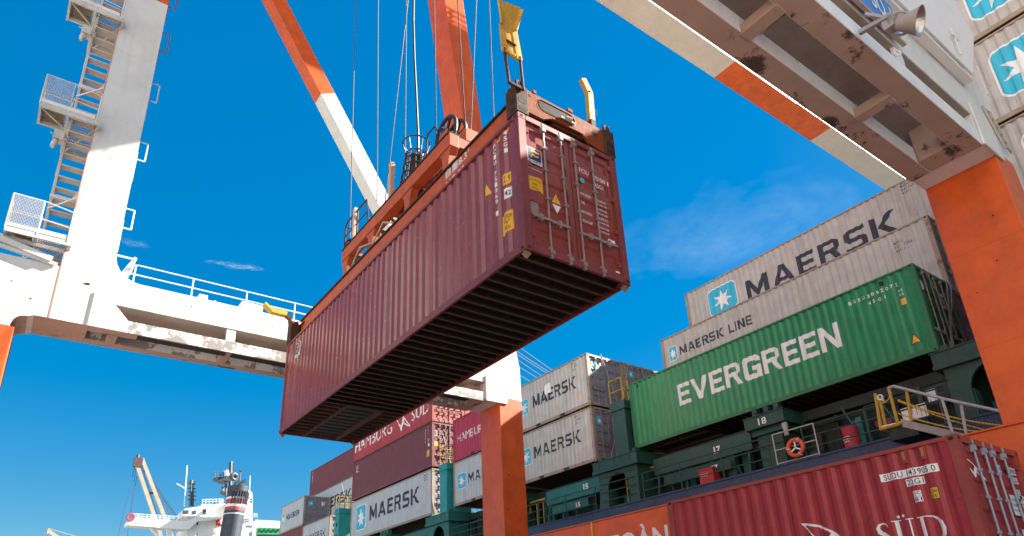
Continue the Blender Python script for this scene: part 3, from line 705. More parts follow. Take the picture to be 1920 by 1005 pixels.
# ------------------------------------------------------------------ hanging container
P = lambda name, rgb, **k: paint(name, rgb, **k)
HX, HY, HZ = 6.081, 7.552, 5.978
MAR = P('maroon', (.235, .043, .032), scuff=.16, rust=.05, streak=.08, var=.10, rough=.25, spec=.65, bump=.05); MARF = P('maroon_frame', (.20, .036, .036), rust=.22, streak=.2, rough=.5)
H = container('maroon forty foot container hanging in the air under the orange spreader', (HX, HY, HZ), 12.192, 2.896, MAR, MARF, name='shipping_container')
def vtext(t, s, s0, ztop, ch, step, mat=LW):
    for i, q in enumerate(s):
        if q != ' ': decal(t, text2d(q, ch * .62, ch, .012), mat, s0, ztop - i * step - ch, 2)
vtext(H, 'FCIU 751069 1', 11.37, 2.70, .10, .125); vtext(H, '45G1', 11.70, 2.80, .10, .135)
decal(H, poly2d([(0, 0), (.24, 0), (.12, .26)]), LY, 10.98, 1.72); decal(H, poly2d(rrect(0, 0, .20, .24, .02)), LY, 11.62, 1.60)
decal(H, poly2d([(0, 0), (.18, 0), (.18, .22), (0, .22)]), LW, 11.64, 1.30); decal(H, text2d('42', .13, .1, .02), LK_, 11.66, 1.36, 2); decal(H, text2d('2.9', .15, .14), LK_, 11.645, 1.65, 2)
decal(H, poly2d([(0, .03), (.05, 0), (.28, .03), (.33, 0), (.32, .40), (.30, .44), (.04, .41), (.01, .44)]), LY, 11.50, .60)
for i, q in enumerate(('CAUTION', "9'6\"", 'HIGH')): decal(H, text2d(q, .25 if i == 0 else .16, .085, .015), LK_, 11.54 + (.0 if i == 0 else .045), .88 - i * .11, 2)
for s0 in (11.55, 11.80): decal(H, poly2d([(0, 0), (.08, 0), (.16, .12), (.08, .12)]), LY, s0 - .1, 2.72)
def florens(put, t, s0, z0, w, h, y=None):
    put(t, poly2d([(0, 0), (w, 0), (w, h), (0, h)]), LW, s0, z0, 1, 'logo_border'); e = .05 * w
    put(t, poly2d([(e, h * .2), (w - e, h * .2), (w - e, h - e), (e, h - e)]), LNV, s0, z0, 2, 'logo')
    sw = [(.2, .70), (.3, .84), (.45, .88), (.7, .80), (.9, .84), (.8, .70), (.6, .67), (.42, .73), (.3, .66)]
    s2 = [(.2, .30), (.24, .5), (.36, .6), (.6, .54), (.82, .58), (.72, .45), (.52, .42), (.36, .46), (.28, .32)]
    for q in (sw, s2): put(t, poly2d([(x * w, zz * h) for x, zz in q]), LY, s0, z0, 3, 'logo_mark')
    put(t, text2d('FLORENS', w * .82, h * .11, .02), LNV, s0 + w * .09, z0 + h * .05, 3)
florens(decal, H, .80, 2.16, .36, .46)
florens(door_decal, H, .20, 1.90, .33, .34)
dd = lambda s, w, h, x, z, mat=LW, b=.008: door_decal(H, text2d(s, w, h, b), mat, x, z, 1)
dd('www.florens.com', .34, .03, .19, 1.76)
door_decal(H, poly2d([(0, .02), (.06, 0), (.27, .03), (.34, 0), (.33, .29), (.28, .32), (.06, .29), (.01, .32)]), LY, .17, 1.30)
dd('CAUTION', .26, .075, .21, 1.50, LK_); dd("9'6\"", .13, .07, .27, 1.41, LK_); dd('HIGH', .15, .05, .26, 1.335, LK_)
door_decal(H, poly2d([(0, 0), (.2, 0), (.1, .2)]), LY, .70, 1.22); door_decal(H, text2d('!', .02, .1, .01), LK_, .79, 1.25, 2); door_decal(H, poly2d([(0, .18), (.1, 0), (.2, .18)]), LW, .70, 1.0)
door_decal(H, poly2d([(0, 0), (.19, 0), (.19, .25), (0, .25)]), BARM, .18, .80); dd('CSC SAFETY', .15, .02, .20, 1.0, LK_, .003)
dd('FCIU', .25, .10, 1.44, 2.19); dd('751069', .29, .10, 1.83, 2.16); dd('1', .03, .10, 2.17, 2.15); dd('45G1', .22, .10, 1.82, 1.99)
door_decal(H, poly2d([(.06 * math.cos(i * .4), .06 * math.sin(i * .4)) for i in range(16)]), LBL, 1.50, 2.01)
for i, (l_, a_, c_2) in enumerate((('MAX.GROSS', '32,500 KG', '71,650 LBS'), ('TARE', '3,700 KG', '8,160 LBS'), ('MAX.CARGO', '28,800 KG', '63,490 LBS'), ('CU.CAP.', '76.4 CU.M', '2,700 CU.FT'))):
    z = 1.66 - i * .2
    dd(l_, .10 if l_ == 'TARE' else .26, .06, 1.41, z); dd(a_, .24, .055, 1.83, z); dd(c_2, .24, .045, 1.84, z - .085)
door_decal(H, poly2d([(0, 0), (.18, 0), (.18, .12), (0, .12)]), LW, 2.02, .78); door_decal(H, poly2d([(0, 0), (.10, 0), (.10, .035), (0, .035)]), LW, 2.13, .21)
dd('Kunis', .22, .08, .64, .22, LRED, 0)
# twist locks hanging below the corner castings
for x in (.08, CW - .08):
    for y in (.09, 12.192 - .09):
        b = MB(); b.tube((x, y, -.03), (x, y, .0), .055, 8); b.loft([(x + dx * .07, y + dy * .05, -.03) for dx, dy in ((-1, -1), (1, -1), (1, 1), (-1, 1))], [(x + dx * .012, y + dy * .012, -.12) for dx, dy in ((-1, -1), (1, -1), (1, 1), (-1, 1))])
        b.box((x - .09, y - .05, -.045), (x + .05, y - .03, -.015)); b.build('twist_lock', paint('twist_lock', (.28, .17, .10), rust=.4, scale=5), H)

# ------------------------------------------------------------------ spreader
sp = thing('container_spreader', 'rusty orange spreader clamped on top of the hanging maroon container', 'spreader', (HX, HY, HZ))
Z0 = 2.896
b = MB()
for x in (.30, 1.72): b.box((x, .30, 3.02), (x + .42, 11.9, 3.66)); b.box((x - .05, .30, 3.66), (x + .47, 11.9, 3.70), 1)
for y in (2.2, 4.2, 6.1, 8.0, 10.0): b.box((.72, y - .2, 3.1), (1.72, y + .2, 3.6))
b.build('main_beam', [SPR, BLACK], sp, .01)
me = bpy.data.meshes.new('marking'); gt = join2d(shift(text2d('自重8.3', .86, .22, .01), 0, .27), shift(text2d('NO.29', .74, .2, .012), .02, -.02), shift(text2d('t', .05, .1, .01), .9, .4))
me.from_pydata([(.296, 3.02 - x, 3.17 + z) for x, z in gt[0]], [], gt[1]); link('marking', me, LW, sp)
SPRE = paint('spreader_worn', (.21, .050, .012), rust=.70, streak=.6, var=.1, rough=.7, spec=.15, scale=2.5, rustc=(.060, .022, .010), dirt=(.07, .028, .012))
def end_beam(yf, sgn):
    t = lambda y: yf + sgn * y       # y grows inward
    b = MB()
    # web with slots, built round its openings
    out = [(.25, 3.03), (.62, 3.03), (.86, 3.16), (1.62, 3.16), (1.78, 3.0), (2.2, 2.94), (2.2, 3.52), (.25, 3.56)]
    fy = lambda u, v, w: (u, t(w), v)
    # split the web at the two openings
    def ring_hole(cx, cz, rx, rz, n=16): return [(cx + (max(0, rx - rz) * (1 if math.cos(a) > 0 else -1)) + rz * math.cos(a), cz + rz * math.sin(a)) for a in [2 * math.pi * i / n for i in range(n)]]
    b.prism(out, fy, .03, .09, 0)
    for h, mi in ((ring_hole(.33, 3.45, .035, .035), 2), (ring_hole(.99, 3.36, .46, .13, 24), 2), (ring_hole(1.95, 3.32, .065, .065), 2)):
        b.poly([(u, t(.0275), v) for u, v in h], mi)
    hh = ring_hole(.99, 3.36, .46, .13, 24); h2 = ring_hole(.99, 3.36, .485, .155, 24)
    for i in range(24):
        j = (i + 1) % 24; b.poly([(hh[i][0], t(.014), hh[i][1]), (hh[j][0], t(.014), hh[j][1]), (h2[j][0], t(.024), h2[j][1]), (h2[i][0], t(.024), h2[i][1])], 0)
    b.tube((1.2, t(.02), 3.33), (1.32, t(-.02), 3.31), .05, 8, 3); b.box((1.05, t(.02), 3.26), (1.4, t(-.012), 3.30), 3)
    b.box((.25, t(.09), 3.50), (2.2, t(.6), 3.56), 0); b.box((.5, t(.5), 3.02), (2.0, t(.62), 3.5), 0); b.box((.9, t(.1), 3.10), (1.7, t(.5), 3.16), 1); b.box((.6, t(.15), 2.93), (.85, t(.9), 3.1), 1); b.box((1.25, t(.2), 2.95), (1.65, t(.8), 3.12), 0)
    for x in (.42, 1.28, 1.33): b.box((x, t(.02), 3.56), (x + .07, t(.1), 3.64), 0)
    b.build('end_beam', [SPRE, SPRD, HOLE, STEEL], sp, .006)
    for x0, x1 in ((-.02, .25), (2.19, 2.46)):
        b = MB(); b.box((x0, t(-.01), 2.905), (x1, t(.32), 3.54), 0)
        xm = (x0 + x1) / 2
        for zc, hh_ in ((3.00, .045), (3.19, .06)):
            r = rrect(xm - .085, zc - hh_, xm + .085, zc + hh_, .03); b.poly([(u, t(-.013), v) for u, v in r], 1)
            for xs in (x0 - .003, x1 + .003): b.poly([(xs, t(.12 + (u - xm) * .8), v) for u, v in r], 1)
        b.box((x0 + .02, t(.0), 3.54), (x0 + .07, t(.05), 3.66)); b.box((x0 + .14, t(.0), 3.54), (x0 + .19, t(.05), 3.68)); b.box((x0 + .03, t(.2), 3.54), (x1 - .03, t(.3), 3.62)); b.tube((x0 + .1, t(.05), 3.54), (x0 + .1, t(.05), 3.72), .025, 6)
        b.build('corner_housing', [SPRD, HOLE], sp, .008)
end_beam(0, 1); end_beam(12.192, -1)
# guide flippers
def flip_up():
    b = MB()
    for x0, x1 in ((-.20, -.33), (.12, .03)): b.bar((x0, -.05, 3.40), (x1, -.12, 4.10), .045, .05, 1)
    b.bar((-.22, -.05, 3.42), (.13, -.05, 3.42), .05, .05, 1)
    for p, q, w0, w1 in (((-.15, -.12, 4.02), (-.21, -.12, 4.70), .34, .28), ((-.21, -.12, 4.70), (-.25, -.26, 5.14), .28, .52)):
        p, q = Vector(p), Vector(q); tck = Vector((0, .035, 0))
        b.loft([p - Vector((w0 / 2, 0, 0)), p + Vector((w0 / 2, 0, 0)), p + Vector((w0 / 2, 0, 0)) + tck, p - Vector((w0 / 2, 0, 0)) + tck], [q - Vector((w1 / 2, 0, .05)), q + Vector((w1 / 2, 0, .09)), q + Vector((w1 / 2, 0, .09)) + tck, q - Vector((w1 / 2, 0, .05)) + tck])
        for s in (-1, 1): b.bar(p + Vector((s * w0 / 2, .0, 0)), q + Vector((s * w1 / 2, .0, .02 * s)), .03, .13)
    b.box((-.33, -.13, 4.05), (.03, -.08, 4.1)); b.box((-.28, -.15, 4.3), (-.06, -.125, 4.34), 1)
    b.build('flipper', [YELF, SPRD], sp)
flip_up()
b = MB(); y = .22
b.bar((2.1, y, 3.50), (2.12, y, 3.86), .10, .12, 1); b.box((2.05, y - .12, 3.48), (2.40, y + .12, 3.60), 1); b.bar((2.16, y, 3.56), (2.38, y, 3.54), .1, .08, 1)
b.bar((2.10, y, 3.84), (2.13, y, 4.62), .10, .14, 0); b.bar((2.13, y, 4.59), (1.97, y, 4.90), .10, .15, 0)
for i in range(3):
    for j in range(3): b.tube((2.05 + .045 * j, y - .152, 3.92 + .06 * i), (2.05 + .045 * j, y - .149, 3.92 + .06 * i), .012, 6, 1)
b.build('flipper', [paint('flipper_ochre', (.50, .27, .012), rust=.2, streak=.3, scale=3), SPRD], sp, .006)
for x, s in ((.06, -1), (2.38, 1)):
    b = MB(); y = 12.25
    b.path([(x, y - .1, 3.5), (x + s * .02, y, 3.84)], .07, 6, 1); b.bar((x, y, 3.82), (x + s * .2, y, 3.98), .12, .12, 1); b.bar((x + s * .15, y, 3.96), (x + s * .62, y + .02, 3.98), .2, .14, 0); b.bar((x + s * .60, y + .02, 3.96), (x + s * .86, y + .02, 4.16), .26, .07, 0)
    b.ring((x + .3, y, 3.7), (.3, 1, 0), .14, .012, 14, 5, 1); b.build('flipper', [YELLOW, SPRD], sp)
b = MB(); b.tube((.05, .2, 3.72), (.3, .5, 3.6), .02, 6); b.build('hose', BLACK, sp)
# upper frame carrying the sheaves
b = MB(); ya, yb = 3.05, 9.15
for x in (.42, 1.78): b.box((x, ya, 4.48), (x + .26, yb, 4.84)); b.box((x - .03, ya, 4.84), (x + .29, yb, 4.87), 1)
for y in (ya, 4.6, 6.1, 7.6, yb - .25): b.box((.68, y, 4.52), (1.78, y + .25, 4.80))
b.build('head_frame', [SPR, BLACK], sp, .012)
for y in (3.15, 5.0, 7.1, 8.8):
    for x in (.45, 1.80):
        b = MB(); yz = lambda u, v, w: (w, y + u, v)
        b.prism([(-.05, 3.66), (.42, 3.66), (.36, 3.85), (.26, 4.1), (.30, 4.35), (.42, 4.48), (-.12, 4.48), (-.02, 4.3), (.02, 4.0)], yz, x, x + .2); b.build('post', SPR, sp, .006)
b = MB()
for y in (3.6, 4.2, 6.0, 6.8, 7.5, 8.2): b.cut(); b.box((.5, y, 3.72), (.5 + random.uniform(.3, .8), y + random.uniform(.2, .5), 3.8 + random.uniform(.1, .4)))
for y in (5.8, 6.4, 7.9, 8.4): b.cut(); b.tube((.4, y, 4.0), (1.2, y + .3, 4.2), .06, 8)
b.build('hydraulic_unit', [SPRD], sp, .01)
b = MB(); b.path([(.35, 5.6, 3.8), (.33, 6.2, 4.15), (.4, 6.9, 3.95), (.36, 7.7, 4.2), (.42, 8.4, 3.9)], .025, 6); b.build('hose', STEEL, sp)
# cable basket
bc = (1.0, 5.72)
b = MB(); 
def rg2(z, r, n=18): return [(bc[0] + r * math.cos(2 * math.pi * i / n), bc[1] + r * math.sin(2 * math.pi * i / n), z) for i in range(n)]
b.loft(rg2(4.86, .46), rg2(5.1, .44), 0); b.loft(rg2(5.1, .42), rg2(5.5, .24), 0)
for k in range(9): b.ring((*bc, 5.52 + .08 * k), (0, 0, 1), .20 - .005 * k, .045, 16, 6, 1)
b.build('cable_coil', [SPRD, BLACK], sp)
b = MB()
for i in range(12):
    a_ = 2 * math.pi * i / 12; f = lambda r, z: (bc[0] + r * math.cos(a_), bc[1] + r * math.sin(a_), z)
    b.tube(f(.46, 4.9), f(.27, 6.25), .016, 5, 0)
    if i % 2: b.path([f(.27, 6.25), f(.30, 6.4), f(.37, 6.62)], .014, 5, 1)
for z, r in ((5.2, .42), (5.5, .38), (5.8, .34), (6.05, .30), (6.25, .28)): b.ring((*bc, z), (0, 0, 1), r, .016, 24, 5, 0)
b.ring((*bc, 6.62), (0, 0, 1), .37, .02, 28, 5, 1)
b.build('cable_basket', [SPRD, BLACK], sp)
b = MB(); b.path([(1.0, 5.15, 4.87), (1.0, 5.15, 6.2), (1.0, 5.1, 6.5), (1.0, 4.7, 6.5), (1.0, 4.55, 6.2)], .022, 6); b.box((.95, 5.1, 4.87), (1.05, 5.2, 5.2)); b.build('cable_guide', BLACK, sp)
# sheave block
wc = (1.2, 4.26, 5.93)
for dx in (-.14, .14):
    b = MB(); b.ring((wc[0] + dx, wc[1], wc[2]), (1, 0, 0), .48, .05, 32, 8)
    for i in range(6): a_ = math.pi * i / 3; b.bar((wc[0] + dx, wc[1], wc[2]), (wc[0] + dx, wc[1] + .46 * math.cos(a_), wc[2] + .46 * math.sin(a_)), .05, .07)
    b.tube((wc[0] + dx - .08, wc[1], wc[2]), (wc[0] + dx + .08, wc[1], wc[2]), .14, 14); b.build('sheave', BLACK, sp)
b = MB(); yz = lambda u, v, w: (w, u, v)
for x in (.96, 1.38): b.prism([(3.75, 4.86), (4.75, 4.86), (4.62, 5.5), (4.42, 5.95), (4.08, 5.95), (3.85, 5.5)], yz, x, x + .06)
b.box((.9, 3.1, 4.87), (1.6, 3.75, 5.25)); b.build('sheave_block', SPR, sp, .01)
b = MB(); xs_ = .55
for x in (.45, 1.9):
    b.path([(x, 9.05, 4.87), (x, 9.05, 5.65), (x, 8.85, 5.75), (x, 7.6, 5.75), (x, 7.4, 4.87)], .025, 6); b.path([(x, 9.05, 5.3), (x, 7.5, 5.3)], .018, 6); b.tube((x, 8.2, 4.87), (x, 8.2, 5.75), .02, 6)
b.path([(.45, 9.05, 5.65), (1.9, 9.05, 5.65)], .022, 6); b.build('guard_rail', SPRD, sp)
b = MB(); b.box((.40, 8.3, 4.87), (.52, 8.42, 5.9)); b.cut(); b.box((.40, 6.0, 4.87), (.52, 6.12, 6.0)); b.build('stanchion', paint('stanchion', (.62, .38, .25), rust=.2), sp)
b = MB(); b.path([(.5, 8.9, 4.87), (.5, 8.95, 5.15), (.7, 8.7, 5.2), (.9, 8.9, 5.0)], .03, 6); b.box((.45, 8.85, 4.87), (.75, 9.1, 5.1)); b.box((1.0, 8.4, 4.87), (1.3, 8.7, 5.15), 1); b.build('rope_socket', [SPRD, LRED], sp)

# ------------------------------------------------------------------ hoist ropes
ropes = [((667, 0), (656, 432)), ((709, 0), (707, 362)), ((765, 0), (722, 378)), ((762, 0), (759, 330)), ((814, 0), (818, 262)), ((858, 0), (874, 262)), ((893, 0), (882, 260)), ((917, 0), (925, 206))]
RN = ['leftmost of the steel hoist ropes, dropping past the white strut to the spreader', 'second hoist rope from the left, crossing the white strut', 'slanting hoist rope that leans right towards its top', 'vertical hoist rope ending just left of the cable basket', 'hoist rope dropping just right of the cable basket in front of the orange leg', 'dark hoist rope in front of the lit face of the orange leg', 'pale hoist rope at the right edge of the orange leg', 'rightmost hoist rope, beside the tall yellow flipper']
for i, (p, q) in enumerate(ropes):
    a_, c2 = at(*q, X=7.3), at(*p, X=7.3); d = (c2 - a_); top = a_ + d * ((29.7 - a_.z) / d.z); bot = a_ - d.normalized() * .3
    b = MB(); b.tube(bot - bot, top - bot, .017, 6)
    o = b.build('hoist_rope', ROPE if i not in (4, 5) else BLACK); o.location = bot; tag(o, RN[i], 'rope', 'hoist ropes of the crane')
a_ = at(784, 262, X=7.08); pts = [a_ + Vector((0, 0, -.4))] + [at(u, v, X=7.08) for u, v in ((784, 255), (781, 190), (777, 110), (775, 40), (776, -40))] + [Vector((7.08, 13.9, 29.7))]
b = MB(); b.path([p - pts[0] for p in pts], .032, 8); o = b.build('power_cable', BLACK); o.location = pts[0]; tag(o, 'thick black power cable sagging down into the cable basket on the spreader', 'cable')

# ------------------------------------------------------------------ container ship alongside
RX = 20.88
ship = thing('container_ship', 'long green decked container ship moored alongside the quay, stacked with boxes', 'ship', (RX, 0, -5.2))
def spart(b, name, mats, bevel=.008, parent=None, label=None):
    if hasattr(b, 'cuts'):
        for q in b.pieces(): o = spart(q, name, mats, bevel, parent, label)
        return o
    o = b.build(name, mats, None, bevel)
    o.parent = parent or ship
    if parent is None: o.matrix_parent_inverse = Matrix.Translation((-RX, 0, 5.2))
    if label: o['label'] = label
    return o
b = MB(); b.box((20.3, -60, -6.5), (50, 72, 3.9)); b.box((20.28, -60, 3.9), (20.6, 72, 5.0)); b.box((20.24, -60, 4.94), (20.64, 72, 5.0)); spart(b, 'hull', NAVY)
b = MB(); b.box((20.62, -60, 4.5), (50, 72, 4.6)); spart(b, 'deck', SHIPD)
b = MB(); b.box((21.9, -60, 4.6), (49, 71, 6.55)); b.box((21.6, -60, 6.55), (49.2, 71, 6.9))
for y in range(-20, 71, 1):
    if y % 2: b.box((21.62, y, 4.6), (21.9, y + .08, 6.5))
spart(b, 'hatch_coaming', SHIPD)
YR = P('ship_yellow', (.40, .26, .015), rust=.3, streak=.3, scale=3)
def bridge(yc, mat, matp, holes=False, h=9.45):
    br = holder('lashing_bridge', ship); br.matrix_parent_inverse = Matrix.Translation((-RX, 0, 5.2))
    b = MB(); b.box((20.3, yc - 1.32, 6.62), (22.4, yc + 1.32, 6.98)); b.box((20.27, yc - 1.35, 6.98), (22.42, yc + 1.35, 7.02)); b.box((20.27, yc - 1.35, 6.50), (22.42, yc + 1.35, 6.62))
    for y in (-1.32, -.9, -.45, 0, .45, .9, 1.25): b.box((20.285, yc + y, 6.63), (20.3, yc + y + .03, 6.97))
    for y in (-1.1, .9): b.box((20.5, yc + y, 7.02), (20.75, yc + y + .2, 7.22))
    b.build('platform', mat, br, .01)
    yz = lambda u, v, w: (w, yc + u, v)
    ar = [(.62 * math.cos(R_(a)), 5.75 + .62 * math.sin(R_(a))) for a in range(0, 181, 15)]
    b = MB()
    for x0, x1 in ((20.42, 20.50), (21.7, 21.78)): b.prism([(-1.15, 4.6), (-.62, 4.6)] + ar[::-1] + [(.62, 4.6), (1.15, 4.6), (1.15, 6.5), (-1.15, 6.5)], yz, x0, x1)
    for y in (-1.15, 1.07): b.box((20.5, yc + y, 4.6), (21.7, yc + y + .08, 6.5))
    b.box((20.5, yc - .62, 4.6), (20.9, yc - .58, 5.8)); b.box((20.5, yc + .58, 4.6), (20.9, yc + .62, 5.8))
    b.build('support', mat, br, .008)
    b = MB(); b.box((21.2, yc - .55, 4.6), (21.6, yc + .5, 5.5)); b.tube((21.1, yc, 5.9), (21.6, yc, 5.9), .2, 10); b.build('machinery', SHIPT, br, .02)
    b = MB()
    for y in (-.42, -.02): b.tube((20.8, yc + y - .1, 4.6), (20.8, yc + y - .1, 6.5), .03, 6)
    for i in range(6): b.tube((20.8, yc - .52, 4.8 + .3 * i), (20.8, yc - .12, 4.8 + .3 * i), .022, 5)
    b.build('ladder', YR, br)
    # pillar and its little balcony
    y0, y1 = yc - .62, yc + .14
    b = MB(); b.box((20.62, y0, 7.02), (22.3, y1, h - .38)); b.box((20.56, y0 - .1, h - .38), (22.3, y1 + .06, h)); b.build('pillar', matp, br, .012)
    if holes:
        b = MB()
        for zc in (9.4 - .55, 9.4 - 1.45, 9.4 - 2.3): b.poly([(20.615, (y0 + y1) / 2 + .13 * math.cos(a), zc + .19 * math.sin(a)) for a in [i * .45 for i in range(14)]])
        b.build('opening', HOLE, br)
    b = MB()
    for x, y in ((20.62, y0), (20.62, y1), (21.5, y0), (22.2, y0), (22.2, y1), (21.5, y1)): b.tube((x, y, h), (x, y, h + 1.05), .028, 6)
    for z in (.5, 1.05): b.path([(22.2, y0, h + z), (20.62, y0, h + z), (20.62, y1, h + z), (22.2, y1, h + z)], .03, 6)
    b.box((21.0, y0, h), (21.06, y0 + .05, h + 1.0)); b.build('guard_rail', YR, br)
    b = MB()
    for x in (22.25, 22.75): b.tube((x, yc - .68, 7.0), (x, yc - .68, h + 1), .03, 6)
    for i in range(12): b.tube((22.25, yc - .68, 7.2 + .25 * i), (22.75, yc - .68, 7.2 + .25 * i), .02, 5)
    b.build('ladder', YR, br)
    b = MB(); yy = yc + 1.05
    for x0, x1 in ((21.2, 23.2), (23.0, 21.3), (23.8, 25.6), (25.4, 24.0)) if yc < 30 else ((22.9, 21.4),): b.tube((x0, yy, 7.3), (x1, yy + .1, 12.4 if yc > 10 else 10.0), .022, 5)
    for x0, x1 in ((21.3, 22.9), (23.9, 25.5)) if yc < 30 else (): b.tube((x0, yy, 7.3), (x1, yy + .1, 10.1), .022, 5)
    b.build('lashing_rod', paint('rod', (.22, .19, .18), rust=.25), br)
    return br
bridge(5.95, SHIPG, SHIPG, h=9.7)
bridge(20.15, SHIPG, SHIPG)
TEAL = paint('pillar_teal', (.015, .27, .28), rust=.08, streak=.2)
bridge(34.95, SHIPT, TEAL, h=10.0)
bridge(50.9, SHIPT, TEAL, True, h=10.05)
def midpost(yc, num, mat=SHIPG):
    sp_ = holder('support_column', ship); sp_.matrix_parent_inverse = Matrix.Translation((-RX, 0, 5.2))
    b = MB(); b.box((20.45, yc - .78, 6.45), (21.9, yc + .78, 6.86)); b.box((20.42, yc - .81, 6.86), (21.9, yc + .81, 6.90)); b.prism([(20.5, 6.2), (20.6, 6.45), (21.8, 6.45), (21.8, 6.2)], lambda u, v, w: (u, w, v), yc - .6, yc + .6)
    b.box((20.62, yc - .5, 4.6), (21.7, yc + .45, 6.2)); b.box((20.58, yc - .55, 5.8), (20.62, yc + .5, 5.86)); 
    for y in (-.5, -.1, .35): b.box((20.7, yc + y, 6.9), (21.0, yc + y + .2, 7.24)); b.tube((20.66, yc + y + .1, 6.95), (20.7, yc + y + .1, 7.05), .06, 8)
    b.build('column', mat, sp_, .012)
    g = text2d(num, .32, .24, .012); me = bpy.data.meshes.new('deck_number'); me.from_pydata([(20.44, yc + .2 - x, 6.53 + z) for x, z in g[0]], [], g[1]); link('deck_number', me, LW, sp_)
    b = MB(); b.tube((20.55, yc - .7, 6.2), (20.55, yc - .7, 5.95), .08, 8); b.box((20.5, yc - .78, 6.2), (20.6, yc - .62, 6.4)); b.build('lamp', STEEL, sp_)
midpost(12.95, '18'); midpost(27.9, '16'); midpost(42.6, '14', SHIPT); midpost(58.7, '12', SHIPT)
def number(s, x, y, z, w, h):
    g = text2d(s, w, h, .035); me = bpy.data.meshes.new('deck_number'); me.from_pydata([(x, y - px, z + pz) for px, pz in g[0]], [], g[1]); o = link('deck_number', me, LW, ship); o.matrix_parent_inverse = Matrix.Translation((-RX, 0, 5.2))
b = MB()
for y0, y1, mi in ((13.9, 18.6, 0), (21.6, 25.6, 1), (36.2, 41.5, 1)):
    b.cut(); b.box((20.98, y0, 5.95), (21.05, y1, 6.62), mi); b.cut(); b.box((20.80, y0 + .9, 5.40), (20.86, y1 - .6, 5.78), mi)
    for y in (y0 + .1, (y0 + y1) / 2 + .6, y1 - .3): b.cut(); b.prism([(20.7, 4.6), (21.0, 4.6), (21.0, 5.9), (20.9, 5.9)], lambda u, v, w: (u, w, v), y, y + .07, mi)
spart(b, 'side_plate', [SHIPG, SHIPT])
number('17', 20.97, 15.55, 6.15, .30, .26); number('17', 20.79, 15.62, 5.48, .27, .22); number('15', 20.97, 22.9, 6.2, .32, .27); number('15', 20.79, 23.3, 5.48, .29, .22)
b = MB()
for y0, y1 in ((7.4, 11.6), (12.9, 18.7), (21.5, 33.4), (36.3, 48.5)):
    b.cut()
    n = max(2, int((y1 - y0) / 1.9)); 
    for i in range(n + 1): y = y0 + (y1 - y0) * i / n; b.tube((20.36, y, 4.98), (20.36, y, 6.02), .028, 6)
    for z in (5.32, 5.68, 6.02): b.tube((20.36, y0, z), (20.36, y1, z), .024, 6)
b.cut()
for z in (5.32, 5.68, 6.02, 6.3): b.tube((20.4, 19.2, z), (20.4, 21.2, z), .022, 6)
spart(b, 'guard_rail', SHIPG, 0)
b = MB(); y0, y1 = 11.15, 12.65
for y in (y0, y1): b.tube((20.33, y, 4.98), (20.33, y, 6.04), .022, 6)
for z in (5.05, 5.5, 6.04): b.tube((20.33, y0, z), (20.33, y1 + (.0 if z > 6 else .03), z), .02, 6)
spart(b, 'guard_rail', P('rail_patchy', (.46, .43, .42), rust=.25, streak=.2, scale=4), 0, label='white painted piece of rail')
b = MB(); rr = random.Random(3)
for i in range(26):
    y = rr.uniform(7.5, 33); x = rr.uniform(21.0, 21.7); s = rr.uniform(.12, .4)
    b.cut(); b.box((x, y, 4.6), (x + s * .6, y + s, 4.6 + rr.uniform(.4, 1.5)), rr.randrange(3))
for y in (8.2, 14.2, 16.9, 22.6, 26.0, 30.2): b.cut(); b.tube((21.3, y, 4.6), (21.3, y, 6.5), .09, 8, rr.randrange(3)); b.cut(); b.path([(21.1, y + .3, 6.3), (21.1, y + 1.6, 6.3), (21.1, y + 1.6, 4.7)], .05, 7, rr.randrange(3))
for y in (8.6, 9.8, 14.4, 16.1, 17.6, 23.4, 25.2, 37.5, 39.4):
    b.cut(); b.tube((21.0, y, 4.7), (21.5, y + .9, 6.6), .03, 6, 1); b.tube((20.98, y - .02, 4.65), (21.06, y + .14, 4.95), .055, 6, 2)
for y0, y1, z in ((7.6, 19.0, 6.28), (7.6, 19.0, 6.38), (21.9, 33.0, 6.3), (13.9, 18.8, 5.1)):
    b.cut(); b.tube((21.52, y0, z), (21.52, y1, z), .04, 6, 2)
spart(b, 'deck_fitting', [SHIPG, SHIPT, SHIPD])
b = MB()
for y in (19.0, 26.5): b.box((21.2, y - .5, 6.35), (21.35, y + .9, 6.45)); b.box((21.25, y + .75, 5.9), (21.3, y + .85, 6.4))
for y, z in ((25.9, 5.1), (26.4, 5.1)): b.tube((21.0, y, 4.6), (21.0, y, 6.2), .03, 6)
spart(b, 'light_beam', YR, 0)
b = MB(); b.box((21.5, 6.9, 5.9), (21.56, 8.2, 6.5)); b.cut(); b.box((20.95, 8.0, 5.5), (21.0, 8.7, 5.9), 1); b.cut(); b.box((20.9, 9.0, 5.55), (20.95, 9.5, 5.72), 2); b.cut(); b.box((20.85, 7.6, 5.8), (20.9, 7.85, 6.2), 1)
spart(b, 'notice', [SHIPG, LW, LRED], .004)

